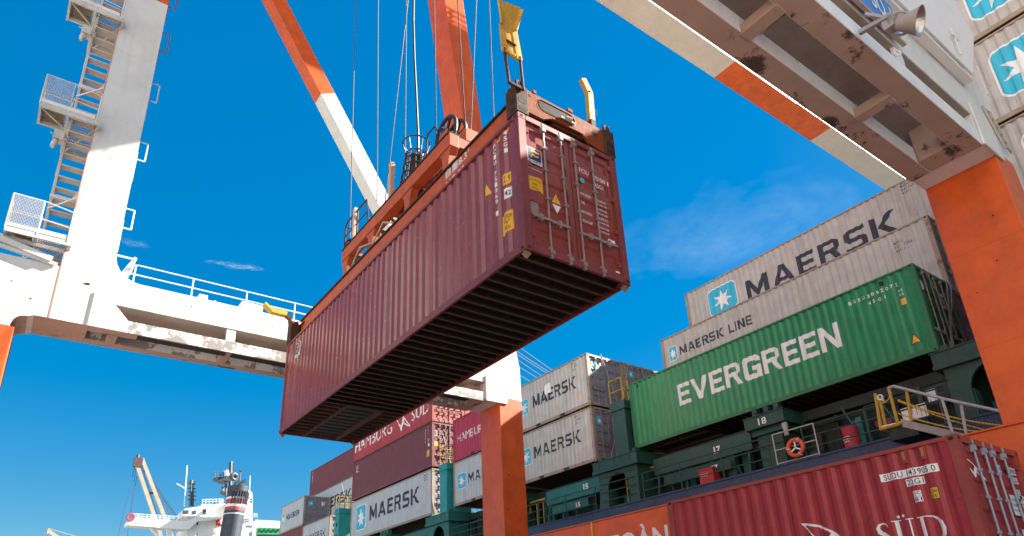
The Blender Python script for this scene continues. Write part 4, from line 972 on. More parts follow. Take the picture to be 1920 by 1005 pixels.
# things standing on or hanging from the ship's side
RED = P('signal_red', (.50, .025, .03), rust=.06, streak=.15)
b = MB(); b.ring((0, 0, 0), (1, 0, 0), .26, .07, 28, 10, 0)
lb = b.build('lifebuoy', P('buoy_orange', (.70, .10, .03), rust=0, streak=.1), smooth=True); lb.location = (20.24, 11.85, 5.40); tag(lb, 'orange lifebuoy hanging on the white rail beside the number 18 column', 'lifebuoy')
b = MB()
for a_ in (90, 210, 330): b.bar((0, 0, 0), (0, .26 * math.cos(R_(a_)), .26 * math.sin(R_(a_))), .05, .03, 0, (1, 0, 0))
b.build('bracket', LW, lb)
b = MB()
for a_ in (0, 120, 240): b.ring((0, .26 * math.cos(R_(a_)), .26 * math.sin(R_(a_))), (0, -math.sin(R_(a_)), math.cos(R_(a_))), .073, .012, 12, 5)
b.build('band', LW, lb)
def drum(loc, label, words=True):
    b = MB(); n = 24; pr = [(0, .29), (.02, .30), (.29, .29), (.30, .305), (.32, .305), (.33, .29), (.58, .29), (.59, .305), (.61, .305), (.62, .29), (.88, .30), (.90, .30), (.90, .28), (.87, .27)]
    rgd = lambda z, r: [(r * math.cos(2 * math.pi * i / n), r * math.sin(2 * math.pi * i / n), z) for i in range(n)]
    for (z0, r0), (z1, r1) in zip(pr, pr[1:]): b.loft(rgd(z0, r0), rgd(z1, r1), 0, caps=False)
    b.poly(rgd(.87, .27))
    o = b.build('drum', P('drum_red', (.42, .02, .035), rust=.05, streak=.15)); o.location = loc; o.scale = (.82,) * 3; tag(o, label, 'drum', 'red drums on the ship')
    if words:
        for s, w, h, z in (('SOPET', .36, .12, .36), ('CHEMICAL', .30, .05, .26)):
            g = text2d(s, w, h, .02); me = bpy.data.meshes.new('marking')
            me.from_pydata([(-.308 * math.cos((x - w / 2) / .3 - .25), -.308 * math.sin((x - w / 2) / .3 - .25), z + zz) for x, zz in g[0]], [], g[1]); link('marking', me, LW, o)
    return o
drum((20.95, 10.35, 5.06), 'red drum with white lettering standing behind the ship rail'); drum((21.42, 10.44, 5.06), 'red drum half hidden behind the lettered drum', False)
b = MB(); b.box((20.7, 7.4, 4.6), (21.95, 11.0, 5.06)); spart(b, 'drum_stand', SHIPD)
b = MB(); b.box((-.2, -.32, 0), (.2, .32, .62)); b.box((-.22, -.34, .62), (.22, .34, .68)); o = b.build('fire_box', RED, None, .012); o.location = (20.75, 15.75, 4.92); tag(o, 'small red fire box behind the rail below the number 17', 'box')
g = text2d('FIRE', .3, .09, .01); me = bpy.data.meshes.new('marking'); me.from_pydata([(-.203, .22 - x, .4 + z) for x, z in g[0]], [], g[1]); link('marking', me, LW, o)
b = MB(); b.box((20.6, 15.4, 4.6), (21.1, 16.1, 4.92)); spart(b, 'box_stand', SHIPG)

# accommodation ladder stowed at the ship's side
gw = thing('gangway', 'yellow and white accommodation ladder with chains stowed above the red container', 'gangway', (19.0, 8.3, 4.8))
G = lambda u, v, X: at(u, v, X=X) - Vector((19.0, 8.3, 4.8))
b = MB()
p_a, p_b = [G(1690, 797, 18.9), G(1846, 838, 18.9)], None
pa, pb = G(1692, 800, 18.9), G(1900, 850, 18.9)
b.loft([pa + Vector((0, 0, 0)), pa + Vector((1.0, 0, 0)), pa + Vector((1.0, 0, .22)), pa + Vector((0, 0, .22))], [pb, pb + Vector((1.0, 0, 0)), pb + Vector((1.0, 0, .22)), pb + Vector((0, 0, .22))])
b.build('stair', paint('worn_plate', (.34, .31, .29), rust=.35, streak=.3, scale=3), gw)
b = MB(); pl0, pl1 = G(1652, 806, 18.9), G(1694, 796, 18.9)
b.loft([pl0, pl0 + Vector((1.1, 0, 0)), pl0 + Vector((1.1, 0, .1)), pl0 + Vector((0, 0, .1))], [pl1, pl1 + Vector((1.1, 0, 0)), pl1 + Vector((1.1, 0, .1)), pl1 + Vector((0, 0, .1))])
b.box(pl0 + Vector((.05, -.9, -.35)), pl0 + Vector((1.05, -.15, -.02)), 1); b.build('platform', [LW, SHIPD], gw)
b = MB()
for (u0, v0, u1, v1), X in (((1641, 738, 1652, 806), 18.92), ((1666, 727, 1684, 796), 18.92), ((1700, 734, 1709, 790), 18.95), ((1649, 745, 1662, 806), 19.9)):
    b.tube(G(u0, v0, X), G(u1, v1, X), .045, 8)
b.path([G(1650, 805, 18.9), G(1684, 796, 18.9), G(1692, 793, 18.9)], .05, 8); b.build('post', paint('dull_yellow', (.48, .29, .012), rust=.25, streak=.3, scale=4), gw)
b = MB(); b.path([G(1666, 727, 18.92), G(1675, 724, 18.92), G(1770, 748, 18.92), G(1880, 772, 18.92), G(1886, 798, 18.92)], .04, 8)
for u0, v0, u1, v1 in ((1767, 750, 1786, 812), (1802, 760, 1812, 816)): b.tube(G(u0, v0, 18.92), G(u1, v1, 18.92), .038, 8)
b.build('handrail', P('rail_patchy', (.46, .43, .42), rust=.25, streak=.2, scale=4), gw)
def chain(b, u0, v0, u1, v1, sag, X=18.94, n=34):
    p, q = G(u0, v0, X), G(u1, v1, X)
    for i in range(n):
        f0, f1 = i / n, (i + .8) / n; z = lambda f: -sag * 4 * f * (1 - f)
        b.tube(p + (q - p) * f0 + Vector((0, 0, z(f0))), p + (q - p) * f1 + Vector((0, 0, z(f1))), .020, 5)
b = MB(); chain(b, 1684, 750, 1884, 798, .12); b.cut(); chain(b, 1684, 775, 1842, 810, .08); b.cut(); chain(b, 1684, 752, 1845, 806, .05, 19.9); b.cut(); chain(b, 1644, 752, 1672, 735, .15, n=12); b.build('chain', YELLOW, gw)
b = MB()
for i in range(22):
    f = i / 21; p, q = G(1684, 760, 18.96), G(1880, 806, 18.96); s = p + (q - p) * f
    b.tube(s + Vector((0, 0, .42)), s + Vector((0, 0, -.15)), .006, 4); 
    if i % 2: b.tube(s + Vector((0, 0, .42)), s + Vector((0, -.4, -.15)), .006, 4)
b.build('net', BLACK, gw)
b = MB(); b.ring(G(1650, 745, 18.9), (1, 0, 0), .07, .02, 12, 5); b.box(G(1652, 742, 18.9), G(1656, 752, 18.9) + Vector((.1, 0, 0))); b.build('shackle', LW, gw)

# ------------------------------------------------------------------ containers on the ship and on the quay
GRY = P('grey_box', (.45, .42, .385), rust=.34, streak=.6, var=.12, rough=.55, rustc=(.24, .115, .055), dirt=(.22, .14, .085))
GRYF = P('grey_frame', (.34, .25, .18), rust=.72, streak=.4, rough=.6, rustc=(.17, .075, .04))
GRA = P('grey_box_clean', (.46, .445, .42), rust=.20, streak=.42, var=.10, rough=.55, rustc=(.2, .12, .07))
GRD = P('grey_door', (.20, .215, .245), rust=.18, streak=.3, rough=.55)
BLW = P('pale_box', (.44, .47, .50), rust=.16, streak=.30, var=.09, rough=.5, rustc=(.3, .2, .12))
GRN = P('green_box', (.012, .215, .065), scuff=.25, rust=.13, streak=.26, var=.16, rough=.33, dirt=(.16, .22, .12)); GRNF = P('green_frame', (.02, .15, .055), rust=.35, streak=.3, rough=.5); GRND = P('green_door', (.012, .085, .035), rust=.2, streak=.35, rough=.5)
RDS = P('red_box', (.32, .017, .021), scuff=.30, rust=.12, streak=.2, var=.14, rough=.5); RDSF = P('red_frame', (.30, .05, .035), rust=.4, streak=.3, rough=.6)
CRM = P('crimson_box', (.40, .022, .055), rust=.04, streak=.12, var=.08, rough=.4); SUD = P('salmon_box', (.42, .04, .045), rust=.06, streak=.15, rough=.5)
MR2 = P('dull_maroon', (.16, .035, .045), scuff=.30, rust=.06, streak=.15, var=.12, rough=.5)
GRP = 'containers stacked on the ship'
L40, L20, HC, ST = 12.192, 6.058, 2.896, 2.591
def box(label, x, y, z, L, H, side, frame, door=None, detail=2, **k): return container(label, (x, y, z), L, H, side, frame, GRP, detail, k.pop('tunnel', L > 7), door_mat=door, **k)
def maersk(t, s0, z0, s1, z1, mat=LB, bold=.024, txt='MAERSK'): decal(t, block2d(txt, s1 - s0, z1 - z0), mat, s0, z0, 2)
def codes(t, s0, z0, lines, w=.5, mat=LB, h=.10): 
    for i, q in enumerate(lines): decal(t, text2d(q, w * len(q) / max(map(len, lines)), h, .006, 1.2), mat, s0, z0 - i * (h + .06), 2)
# bay over the quay crane's nearer half
E_ = box('bright green container with huge white block lettering above the number 18 column', RX, 7.207, 7.257, L40, HC, GRN, GRNF, GRND)
decal(E_, block2d('EVERGREEN', 6.90, .88, .11), peel('worn_white', (.76, .74, .72), (.02, .16, .06), thr=.635, scale=5, stretch=(1, 1, .8), soft=.03), 2.60, 1.14, 2)
for i, q in enumerate('EGSU3092072'): decal(E_, text2d(q, .085 if q != '1' else .03, .12, .012), LW, 10.03 + .15 * i, 2.38, 2)
codes(E_, 10.62, 2.14, ['4 5 G 1'], .55, LW, .12)
decal(E_, poly2d([(-.02, -.02), (.32, -.02), (.15, .30)]), LK_, 11.5, .44, 1); decal(E_, poly2d([(.02, .01), (.28, .01), (.15, .25)]), LY, 11.5, .44, 2); decal(E_, poly2d([(0, 0), (.17, 0), (.17, .2), (0, .2)]), LY, 11.55, 1.72); codes(E_, 11.55, 2.16, ['42', '45'], .16, LW, .08)
decal(E_, poly2d([(0, 0), (.12, 0), (.12, .16), (0, .16)]), HOLE, .45, 2.58, 1); decal(E_, poly2d([(0, 0), (.12, 0), (.12, .16), (0, .16)]), HOLE, 11.1, 2.58, 1)
door_decal(E_, poly2d([(.14 * math.cos(i * .4), .17 * math.sin(i * .4)) for i in range(16)]), BLW, .34, 2.25)
for i in range(3): door_decal(E_, poly2d([(0, 0), (.3, 0), (.3, .09), (0, .09)]), BLW, 1.45, 2.2 - i * .22)
M1 = box('weathered grey container with small dark lettering and star, directly behind and above the green one', 23.43, 7.207, 9.952, L40, HC, GRY, GRYF, GRD)
star_logo(M1, .36, 1.66, .88, 2.36); maersk(M1, 1.02, 1.78, 4.90, 2.20, txt='MAERSK LINE', bold=.012); codes(M1, 10.90, 2.36, ['MSKU', '727 7366', '45G1'], .62)
M2 = box('weathered grey container with giant dark lettering and big star, topmost in its stack', 25.80, 7.207, 13.075, L40, HC, GRY, GRYF, GRD)
star_logo(M2, 1.30, 1.02, 2.95, 2.42, (1, 1, 1, 1)); maersk(M2, 3.45, .98, 10.45, 1.98, bold=.030); codes(M2, 10.86, 2.66, ['MAEU', '8421641', '45G1'], .56)
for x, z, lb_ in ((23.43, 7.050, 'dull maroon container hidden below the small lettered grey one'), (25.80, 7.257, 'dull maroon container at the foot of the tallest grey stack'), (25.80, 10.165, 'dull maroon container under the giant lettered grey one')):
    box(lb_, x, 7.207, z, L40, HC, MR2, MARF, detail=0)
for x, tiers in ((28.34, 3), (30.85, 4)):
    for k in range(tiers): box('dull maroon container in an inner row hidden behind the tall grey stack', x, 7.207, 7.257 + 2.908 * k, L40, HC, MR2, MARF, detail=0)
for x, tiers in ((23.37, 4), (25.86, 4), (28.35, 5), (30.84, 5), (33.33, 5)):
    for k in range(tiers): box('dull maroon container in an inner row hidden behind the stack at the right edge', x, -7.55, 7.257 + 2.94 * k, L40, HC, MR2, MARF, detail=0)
# 20-foot pair of the next bay
A_ = box('grey twenty foot container with dark lettering and a blank white repair patch', RX, 21.824, 9.985, L20, ST, GRA, GRYF, GRD)
star_logo(A_, .62, .92, 1.36, 1.76); maersk(A_, 1.72, 1.10, 5.12, 1.74); codes(A_, 4.86, 2.34, ['MSKU', '31 868', '22G1'], .44); decal(A_, poly2d([(0, 0), (.52, 0), (.52, .35), (.42, .52), (.12, .52), (0, .4)]), LW, 2.75, 1.50, 3)
decal(A_, poly2d([(.09 * math.cos(i * .5), .11 * math.sin(i * .5)) for i in range(12)]), LY, 5.25, .75); door_star(A_, .30, 1.85, .38, .42)
B_ = box('grey twenty foot container with dark lettering and yellow dot, lower of its pair', RX, 21.824, 7.312, L20, ST, GRA, GRYF, GRD)
star_logo(B_, .60, .92, 1.32, 1.80); maersk(B_, 1.60, 1.12, 5.14, 1.72); codes(B_, 4.80, 2.34, ['MSKU', '37 6493', '22G1'], .46); decal(B_, poly2d([(.09 * math.cos(i * .5), .11 * math.sin(i * .5)) for i in range(12)]), LY, 5.2, .72); door_star(B_, .30, 1.75, .38, .42)
pocket = paint('fork_pocket', (.01, .008, .007), rust=0, streak=0)
def fork(t):
    for s in (1.95, 3.85):
        b = MB(); b.box((-.003, t['L'] - s - .36, .02), (.01, t['L'] - s, .14)); b.build('fork_pocket', pocket, t)
A2 = box('grey container end with star badge beside the patched grey one, second row', 23.36, 21.824, 9.985, L20, ST, GRA, GRYF, GRD); door_star(A2, .32, 1.85, .38, .42)
B2 = box('grey container end mostly behind the green pillar, second row below', 23.36, 21.824, 7.312, L20, ST, GRA, GRYF, GRD)
A3 = box('grey container end farthest inboard just above the green container', 25.84, 21.824, 9.985, L20, ST, GRA, GRYF, GRD); door_star(A3, .32, 1.85, .38, .42)
F_ = box('pale grey container cut off by the orange leg, under the crimson one', RX, 27.943, 7.335, L20, ST, BLW, GRYF, GRD); star_logo(F_, .44, .92, 1.28, 1.84); maersk(F_, 1.54, 1.12, 5.2, 1.66)
G_ = box('clean crimson container with white lettering left of the orange leg', RX, 27.943, 9.975, L20, ST, CRM, P('crimson_frame', (.36, .025, .05), rust=.12))
def serif(t, s, s0, z0, w, h, mat=LW, layer=2): decal(t, text2d(s, w, h, -.005, 1.05), mat, s0, z0, layer)
serif(G_, 'HAMBURG', .45, 1.10, 3.1, .48); serif(G_, 'SÜD', 4.6, 1.10, 1.2, .56); wing(G_, 3.7, 1.0, .7, .6, decal, CRM)
for t in (A_, B_, F_, G_): fork(t)
# 40-foot stack beyond
C_ = box('pale blue grey forty foot container with giant dark lettering and blue star square', RX, 36.507, 7.304, L40, HC, BLW, GRYF, GRD); star_logo(C_, .95, .60, 2.62, 2.44); maersk(C_, 3.22, 1.06, 10.5, 2.10, bold=.018)
codes(C_, 11.1, 2.6, ['MAEU', '816', '45G1'], .5); decal(C_, poly2d([(0, 0), (.2, 0), (.2, .2), (0, .2)]), LY, 11.4, 1.6)
D_ = box('dull maroon forty foot container with small blue badge between two lettered ones', RX, 36.507, 10.318, L40, HC, MR2, MARF)
florens(decal, D_, .6, 2.05, .42, .5); florens(door_decal, D_, .22, 1.98, .34, .36); door_decal(D_, poly2d([(0, 0), (.34, 0), (.34, .3), (0, .3)]), LY, .2, 1.35); door_decal(D_, poly2d([(0, 0), (.2, 0), (.1, .2)]), LY, .72, 1.3)
decal(D_, poly2d([(0, 0), (.3, 0), (.3, .42), (0, .42)]), LY, 11.45, .75); decal(D_, poly2d([(0, 0), (.18, 0), (.18, .22), (0, .22)]), LY, 11.55, 1.7); decal(D_, poly2d([(0, 0), (.16, 0), (.16, .2), (0, .2)]), LW, 11.6, 1.4); codes(D_, 11.2, 2.5, ['|', '|', '|', '|', '|'], .04, LW, .14); codes(D_, 11.6, 2.6, ['|', '|', '|'], .04, LW, .14)
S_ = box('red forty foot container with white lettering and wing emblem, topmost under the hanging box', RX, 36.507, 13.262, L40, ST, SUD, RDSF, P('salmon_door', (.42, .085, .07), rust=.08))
serif(S_, 'HAMBURG', .25, .72, 6.2, .92); serif(S_, 'SÜD', 9.35, .75, 2.3, 1.0); wing(S_, 6.75, .45, 2.5, 1.5, decal, SUD)
S2 = box('red container end beside the topmost lettered red one, second row', 23.36, 36.507, 13.262, L40, ST, SUD, RDSF, P('salmon_door', (.42, .085, .07)))
S3 = box('red container end in the third row, half hidden by the crimson one', 25.84, 36.507, 13.262, L40, ST, SUD, RDSF, P('salmon_door', (.42, .085, .07)))
# farthest bay
V_ = box('dull maroon container with white digits at its far corner, top of the farthest stack', 23.40, 52.6, 13.72, L40, ST, MR2, MARF); codes(V_, .5, 2.1, ['7', '8', '5'], .10, LW, .28)
W_ = box('pale container with broken dark lettering under the farthest maroon one', 23.40, 52.6, 10.82, L40, HC, BLW, GRYF, GRD); maersk(W_, 2.5, 1.0, 10.0, 1.95); star_logo(W_, .8, .7, 2.2, 2.2)
box('dull maroon container hidden at the foot of the farthest stack', 23.40, 52.6, 7.9, L40, HC, MR2, MARF, detail=0)
X1 = box('small grey container with dark lettering at the far end of the ship', RX, 58.9, 10.07, L20, ST, BLW, GRYF, GRD); star_logo(X1, .30, .85, 1.15, 1.85); maersk(X1, 1.5, 1.1, 5.0, 1.62); door_star(X1, .4, 1.7, .45, .5); door_decal(X1, poly2d([(0, 0), (.3, .1), (.3, .4), (0, .4)]), LW, 1.6, 1.75)
X2 = box('dull maroon container under the small grey one at the far end', RX, 58.9, 7.45, L20, ST, MR2, MARF)
Y1 = box('small grey container with dark lettering beside the teal pillar with round holes', RX, 52.75, 7.36, L20, ST, BLW, GRYF, GRD); star_logo(Y1, .4, .85, 1.25, 1.8); maersk(Y1, 1.5, 1.1, 5.1, 1.66)
# nearest bay at the right edge: tall stack with big stars
NL = ['grey container with blue star square at the right edge, between two others of its stack', 'grey container with blue star square in the top right corner, highest seen of its stack', 'grey container at the right edge below the others of its stack, star half cut off']
for i, z in enumerate((13.14, 16.12, 10.17)):
    n_ = box(NL[i], RX, -7.55, z, L40, HC, GRY, GRYF, GRD, detail=1); star_logo(n_, .95, .60, 2.50, 2.34); maersk(n_, 3.2, .95, 10.2, 1.95)
box('grey container at the foot of the stack on the right edge', RX, -7.55, 7.257, L40, HC, GRY, GRYF, GRD, detail=0)
# container on the quay, on a trailer
T_ = container('worn red twenty foot container with white number strips on the quay trailer', (11.864, 4.222, .143), L20, ST, RDS, RDSF, None, 2, False, bar=paint('bar_blue_grey', (.30, .34, .40), rust=.12), door_mat=P('red_door', (.26, .026, .03), rust=.15, streak=.3))
def strip(s, s0, z0, w, h): decal(T_, poly2d([(0, 0), (w, 0), (w, h), (0, h)]), LW, s0, z0, 1); decal(T_, text2d(s, w * .9, h * .74, .008, 1.1), LK_, s0 + w * .05, z0 + h * .13, 2)
strip('SUDU 143905 0', 4.73, 2.08, .93, .13); strip('22G1', 5.11, 1.93, .29, .12); strip('i|C', 5.18, 1.75, .13, .09); strip('81', 5.18, 1.66, .13, .085)
decal(T_, poly2d([(0, 0), (.14, 0), (.14, .19), (0, .19)]), LK_, 5.44, 1.66, 1); decal(T_, poly2d([(.01, .01), (.13, .01), (.13, .18), (.01, .18)]), LY, 5.44, 1.66, 2); decal(T_, text2d('2.6m', .1, .06, .01), LK_, 5.46, 1.76, 3); decal(T_, text2d("8'6\"", .09, .06, .01), LK_, 5.465, 1.68, 3)
wing(T_, 3.10, 1.02, 1.02, .62, decal, RDS)
def sud(t, s0, z0, h):
    """thick and thin roman capitals"""
    k = h
    def ribbon(cen, wid):
        v, f = [], []
        for i, (p, w_) in enumerate(zip(cen, wid)):
            a_ = cen[max(0, i - 1)]; c = cen[min(len(cen) - 1, i + 1)]; d = Vector((c[0] - a_[0], c[1] - a_[1])).normalized(); n_ = Vector((-d.y, d.x)) * w_ / 2
            v += [(p[0] + n_.x, p[1] + n_.y), (p[0] - n_.x, p[1] - n_.y)]
            if i: f.append((2 * i - 2, 2 * i - 1, 2 * i + 1, 2 * i))
        return v, f
    S = [(.50, .80), (.44, .92), (.30, .97), (.16, .93), (.10, .80), (.14, .66), (.28, .55), (.42, .45), (.52, .32), (.50, .14), (.36, .035), (.20, .05), (.08, .12), (.04, .24)]
    gs = [ribbon([(x * k, z * k) for x, z in S], [q * k for q in (.02, .05, .06, .08, .12, .15, .16, .16, .15, .12, .07, .05, .03, .02)])]
    R = lambda x0, x1, z0_, z1_: ([(x0 * k, z0_ * k), (x1 * k, z0_ * k), (x1 * k, z1_ * k), (x0 * k, z1_ * k)], [(0, 1, 2, 3)])
    gs += [R(.76, .90, .25, .965), R(.66, 1.0, .968, 1.0), R(1.30, 1.345, .25, .965), R(1.2, 1.45, .968, 1.0)]
    gs.append(ribbon([(x * k, z * k) for x, z in ((.83, .25), (.86, .12), (.95, .04), (1.08, .015), (1.2, .05), (1.29, .14), (1.32, .25))], [q * k for q in (.14, .12, .08, .06, .05, .045, .045)]))
    for cx in (.92, 1.14): gs.append(([((cx + .055 * math.cos(i * .52)) * k, (1.12 + .055 * math.sin(i * .52)) * k) for i in range(12)], [tuple(range(12))]))
    gs += [R(1.68, 1.82, .035, .965), R(1.58, 1.92, .968, 1.0), R(1.58, 1.92, 0, .032)]
    gs.append(ribbon([(x * k, z * k) for x, z in ((1.922, .985), (2.12, .96), (2.28, .86), (2.38, .70), (2.42, .5), (2.38, .3), (2.28, .14), (2.12, .04), (1.922, .015))], [q * k for q in (.03, .05, .10, .15, .17, .15, .10, .05, .03)]))
    decal(t, join2d(*gs), LW, s0, z0, 2)
sud(T_, 4.44, .99, .44); serif(T_, 'HAMBURG', .35, 1.0, 2.6, .44)
wing(T_, .08, 1.92, .74, .34, door_decal)
for x, z, w, h, s in ((1.34, 2.13, .22, .12, 'SUDU'), (1.80, 2.13, .38, .13, '143905'), (1.95, 1.98, .22, .11, '22G1'), (1.56, 1.42, .34, .34, ''), (2.02, 1.48, .2, .3, ''), (1.62, 1.05, .24, .14, ''), (1.95, 1.72, .16, .16, '')):
    door_decal(T_, poly2d([(0, 0), (w, 0), (w, h), (0, h)]), P('label_pale', (.55, .66, .74), rust=.1, streak=.15), x, z)
    if s: door_decal(T_, text2d(s, w * .85, h * .65, .005), LK_, x + w * .07, z + h * .17, 2)
    else:
        for i in range(3): door_decal(T_, text2d(('MAX.GROSS 30,480 KGS', 'TARE 2,330 KGS', 'PAYLOAD 28,150 KGS')[i], w * .85, h * .12, 0), LK_, x + w * .07, z + h * (.70 - .26 * i), 2)
for s in (5.20, 5.50):
    b = MB(); y = L20 - s; b.box((.0, y - .05, 2.30), (.022, y + .04, 2.50)); b.box((-.02, y - .025, 2.34), (.0, y + .015, 2.49), 1); b.build('lashing_plate', [RDSF, paint('plate_rust', (.38, .14, .06), rust=.4)], T_, .004)
tr = thing('trailer', 'flat steel container trailer under the worn red container on the quay', 'trailer', (13.08, 7.2, GZ))
b = MB()
for x in (-.55, .45): b.box((x, -3.2, 1.10), (x + .12, 4.6, 1.48))
for y in (-3.0, -1.5, 0, 1.5, 2.7): b.box((-1.2, y, 1.48), (1.2, y + .14, 1.635))
b.build('chassis', SHIPD, tr, .01)
for y in (-2.2, -.95):
    for x in (-1.05, .75):
        b = MB(); b.tube((x, y, .5), (x + .3, y, .5), .5, 24); w_ = b.build('wheel', BLACK, tr, .04)
        b = MB(); b.tube((x - .01, y, .5), (x + .31, y, .5), .26, 16); b.build('rim', STEEL, w_)
for x in (-.7, .55):
    b = MB(); b.box((x, 3.6, .0), (x + .14, 3.75, 1.2)); b.box((x - .08, 3.55, 0), (x + .22, 3.8, .05)); b.build('landing_leg', STEEL, tr)

# ------------------------------------------------------------------ ship moored farther along, and cranes beyond
FY = 150.0
fs = thing('cargo_ship', 'white bridge and black funnel of a ship moored far beyond the hanging container', 'ship', (36, FY, -5.2))
def fpart(b, name, mats, bevel=0, label=None):
    if hasattr(b, 'cuts'):
        for q in b.pieces(): o = fpart(q, name, mats, bevel, label)
        return o
    o = b.build(name, mats, fs, bevel); o.matrix_parent_inverse = Matrix.Translation((-36, -FY, 5.2))
    if label: o['label'] = label
    return o
def px(x, y, Y=FY): return at(230 + x / 4.683, 830 + y / 4.683, Y=Y)
def slab(b, pts, depth, Y=FY, mi=0):
    p = [px(x, y, Y) for x, y in pts]; b.loft([tuple(q) for q in p], [(q.x, Y + depth, q.z) for q in p], mi)
FW = P('ship_white', (.72, .72, .70), rust=.05, streak=.12, var=.05, scale=.3); FB = P('funnel_black', (.03, .04, .06), rust=0, streak=.1, scale=.4); FR = P('funnel_red', (.42, .06, .06), rust=0, streak=.1); FG = P('far_green', (.02, .28, .10), rust=.03, streak=.2)
FD = P('far_dark', (.05, .055, .06), rust=.1, streak=0); FC = P('derrick_cream', (.40, .34, .25), rust=.08, streak=.2, scale=.4)
b = MB(); c0 = px(700, 1400); b.box((22, FY + 8, -6), (52, FY + 140, 6)); fpart(b, 'hull', P('far_hull', (.02, .03, .06)))
b = MB()
slab(b, [(560, 1300), (560, 740), (640, 652), (880, 655), (1140, 655), (1140, 1300)], 9)
slab(b, [(690, 656), (690, 540), (1140, 530), (1140, 656)], 7, FY + 1.5)
slab(b, [(525, 650), (545, 580), (740, 552), (745, 650)], 6, FY + 1)
fpart(b, 'superstructure', FW, .05)
b = MB(); slab(b, [(40, 724), (40, 690), (100, 655), (560, 690), (640, 652), (880, 655), (880, 668), (660, 690), (585, 760), (400, 752)], 3.2, FY - 1.4); fpart(b, 'bridge_wing', FW, .04)
b = MB(); slab(b, [(230, 740), (255, 740), (330, 830), (300, 830)], .5, FY); slab(b, [(395, 752), (435, 752), (435, 1300), (390, 1300)], 1.2, FY); fpart(b, 'wing_support', FW)
b = MB()
for x0, x1, y0, y1 in ((525, 580, 596, 626), (610, 645, 598, 630), (705, 735, 585, 632), (650, 662, 700, 725), (655, 660, 795, 815)): b.cut(); slab(b, [(x0, y1), (x0, y0), (x1, y0 - 6), (x1, y1 - 4)], .05, FY - .06 + (1 if y1 < 650 else 0))
fpart(b, 'window', FD)
b = MB()
slab(b, [(1130, 1300), (1130, 690), (1400, 700), (1400, 1300)], 6, FY + 2); fpart(b, 'deck_house', FW, .04)
b = MB(); slab(b, [(1180, 900), (1185, 742), (1400, 752), (1400, 900)], 1.2, FY - .5)
for i in range(5): x = 1200 + 40 * i; slab(b, [(x, 768), (x + 12, 750), (x + 24, 770)], .2, FY - .75, 1)
slab(b, [(1185, 800), (1400, 805), (1400, 812), (1185, 808)], .3, FY - .8, 1); fpart(b, 'cell_guide', [FG, P('far_green_dark', (.01, .12, .05))])
# funnel
cb = px(965, 700, FY - 4); rad = (px(1060, 700, FY - 4).x - px(872, 700, FY - 4).x) / 2
zz = lambda y: px(965, y, FY - 4).z
b = MB(); rgf = lambda z, r, n=32: [(cb.x + (z - cb.z) * .06 + r * math.cos(2 * math.pi * i / n), FY - 4 + r * math.sin(2 * math.pi * i / n), z) for i in range(n)]
bands = [(1300, 0), (636, 0), (628, 2), (600, 3), (570, 1), (566, 2), (545, 2), (500, 1), (484, 2), (440, 0), (395, 0), (385, 0)]
for (y0, m0), (y1, m1) in zip(bands, bands[1:]):
    mi = {0: 0, 1: 1, 2: 2, 3: 0}[m0 if y0 != 570 else 1]
    if y0 == 628: mi = 0
    if y0 == 600: mi = 1
    if y0 == 545: mi = 1
    if y0 == 570 or y0 == 566 or y0 == 500: mi = 2
    if y0 == 484: mi = 0
    if y0 == 636: mi = 2
    b.loft(rgf(zz(y0), rad * .96 if y0 > 480 else rad), rgf(zz(y1), rad * .96 if y0 > 480 else rad), mi, caps=(y1 == 385))
fpart(b, 'funnel', [FB, FR, LW], label='black funnel with red and white bands')
b = MB()
for i in range(9):
    a_ = R_(-130 + i * 14); r = rad * 1.0
    p0 = Vector((cb.x + (zz(548) - cb.z) * .06 + r * math.cos(a_), FY - 4 + r * math.sin(a_), zz(548))); p1 = Vector((cb.x + (zz(430) - cb.z) * .06 + r * math.cos(a_) * 1.02, FY - 4 + r * 1.02 * math.sin(a_), zz(430)))
    b.bar(p0, p1, .18, .18, 0, (0, 1, 0))
fpart(b, 'funnel_louvre', FD)
b = MB()
for x, y in ((985, 360), (1015, 372), (1040, 350)): p = px(x, 385, FY - 4); q = px(x + 12, y, FY - 4); b.tube(p, q, .35, 10); b.tube(q, q + Vector((.6, 0, .5)), .35, 10)
fpart(b, 'exhaust_pipe', FD)
# masts, aerials, rails
def stick(b, pts, r, Y=FY + 3, mi=0): b.path([px(x, y, Y) for x, y in pts], r, 5, mi)
b = MB()
stick(b, [(595, 560), (606, 330)], .28); stick(b, [(618, 560), (612, 330)], .2)
for y in (335, 360, 400, 430, 465, 500): stick(b, [(572, y), (640, y + 4)], .14)
for y0, y1 in ((560, 500), (500, 440), (440, 380), (380, 335)): stick(b, [(595, y0), (614, y1)], .1)
fpart(b, 'signal_mast', FD)
b = MB(); stick(b, [(945, 400), (952, 165)], .35, FY + 1); stick(b, [(910, 480), (905, 360)], .3, FY + 1)
slab(b, [(815, 315), (820, 300), (960, 300), (960, 330), (900, 345)], 2.5, FY); 
for y in (185, 200, 215, 232): stick(b, [(935, y), (972, y + 3)], .22, FY + 1)
stick(b, [(812, 262), (905, 268)], .08, FY); stick(b, [(812, 285), (905, 285)], .07, FY)
for x in (812, 835, 860, 885): stick(b, [(x, 305), (x, 255)], .07, FY)
p = px(980, 300, FY - 1); b.ring(p, (.4, -1, 0), .6, .35, 20, 8); b.tube(p, p + Vector((0, .3, 0)), .9, 18)
stick(b, [(1030, 330), (1036, 240)], .12, FY); stick(b, [(1028, 245), (1042, 245)], .3, FY); stick(b, [(865, 395), (905, 385)], .2); stick(b, [(870, 420), (905, 440)], .8); fpart(b, 'radar_mast', FD)
b = MB(); stick(b, [(915, 290), (908, 245)], .5, FY); p = px(1098, 460, FY); 
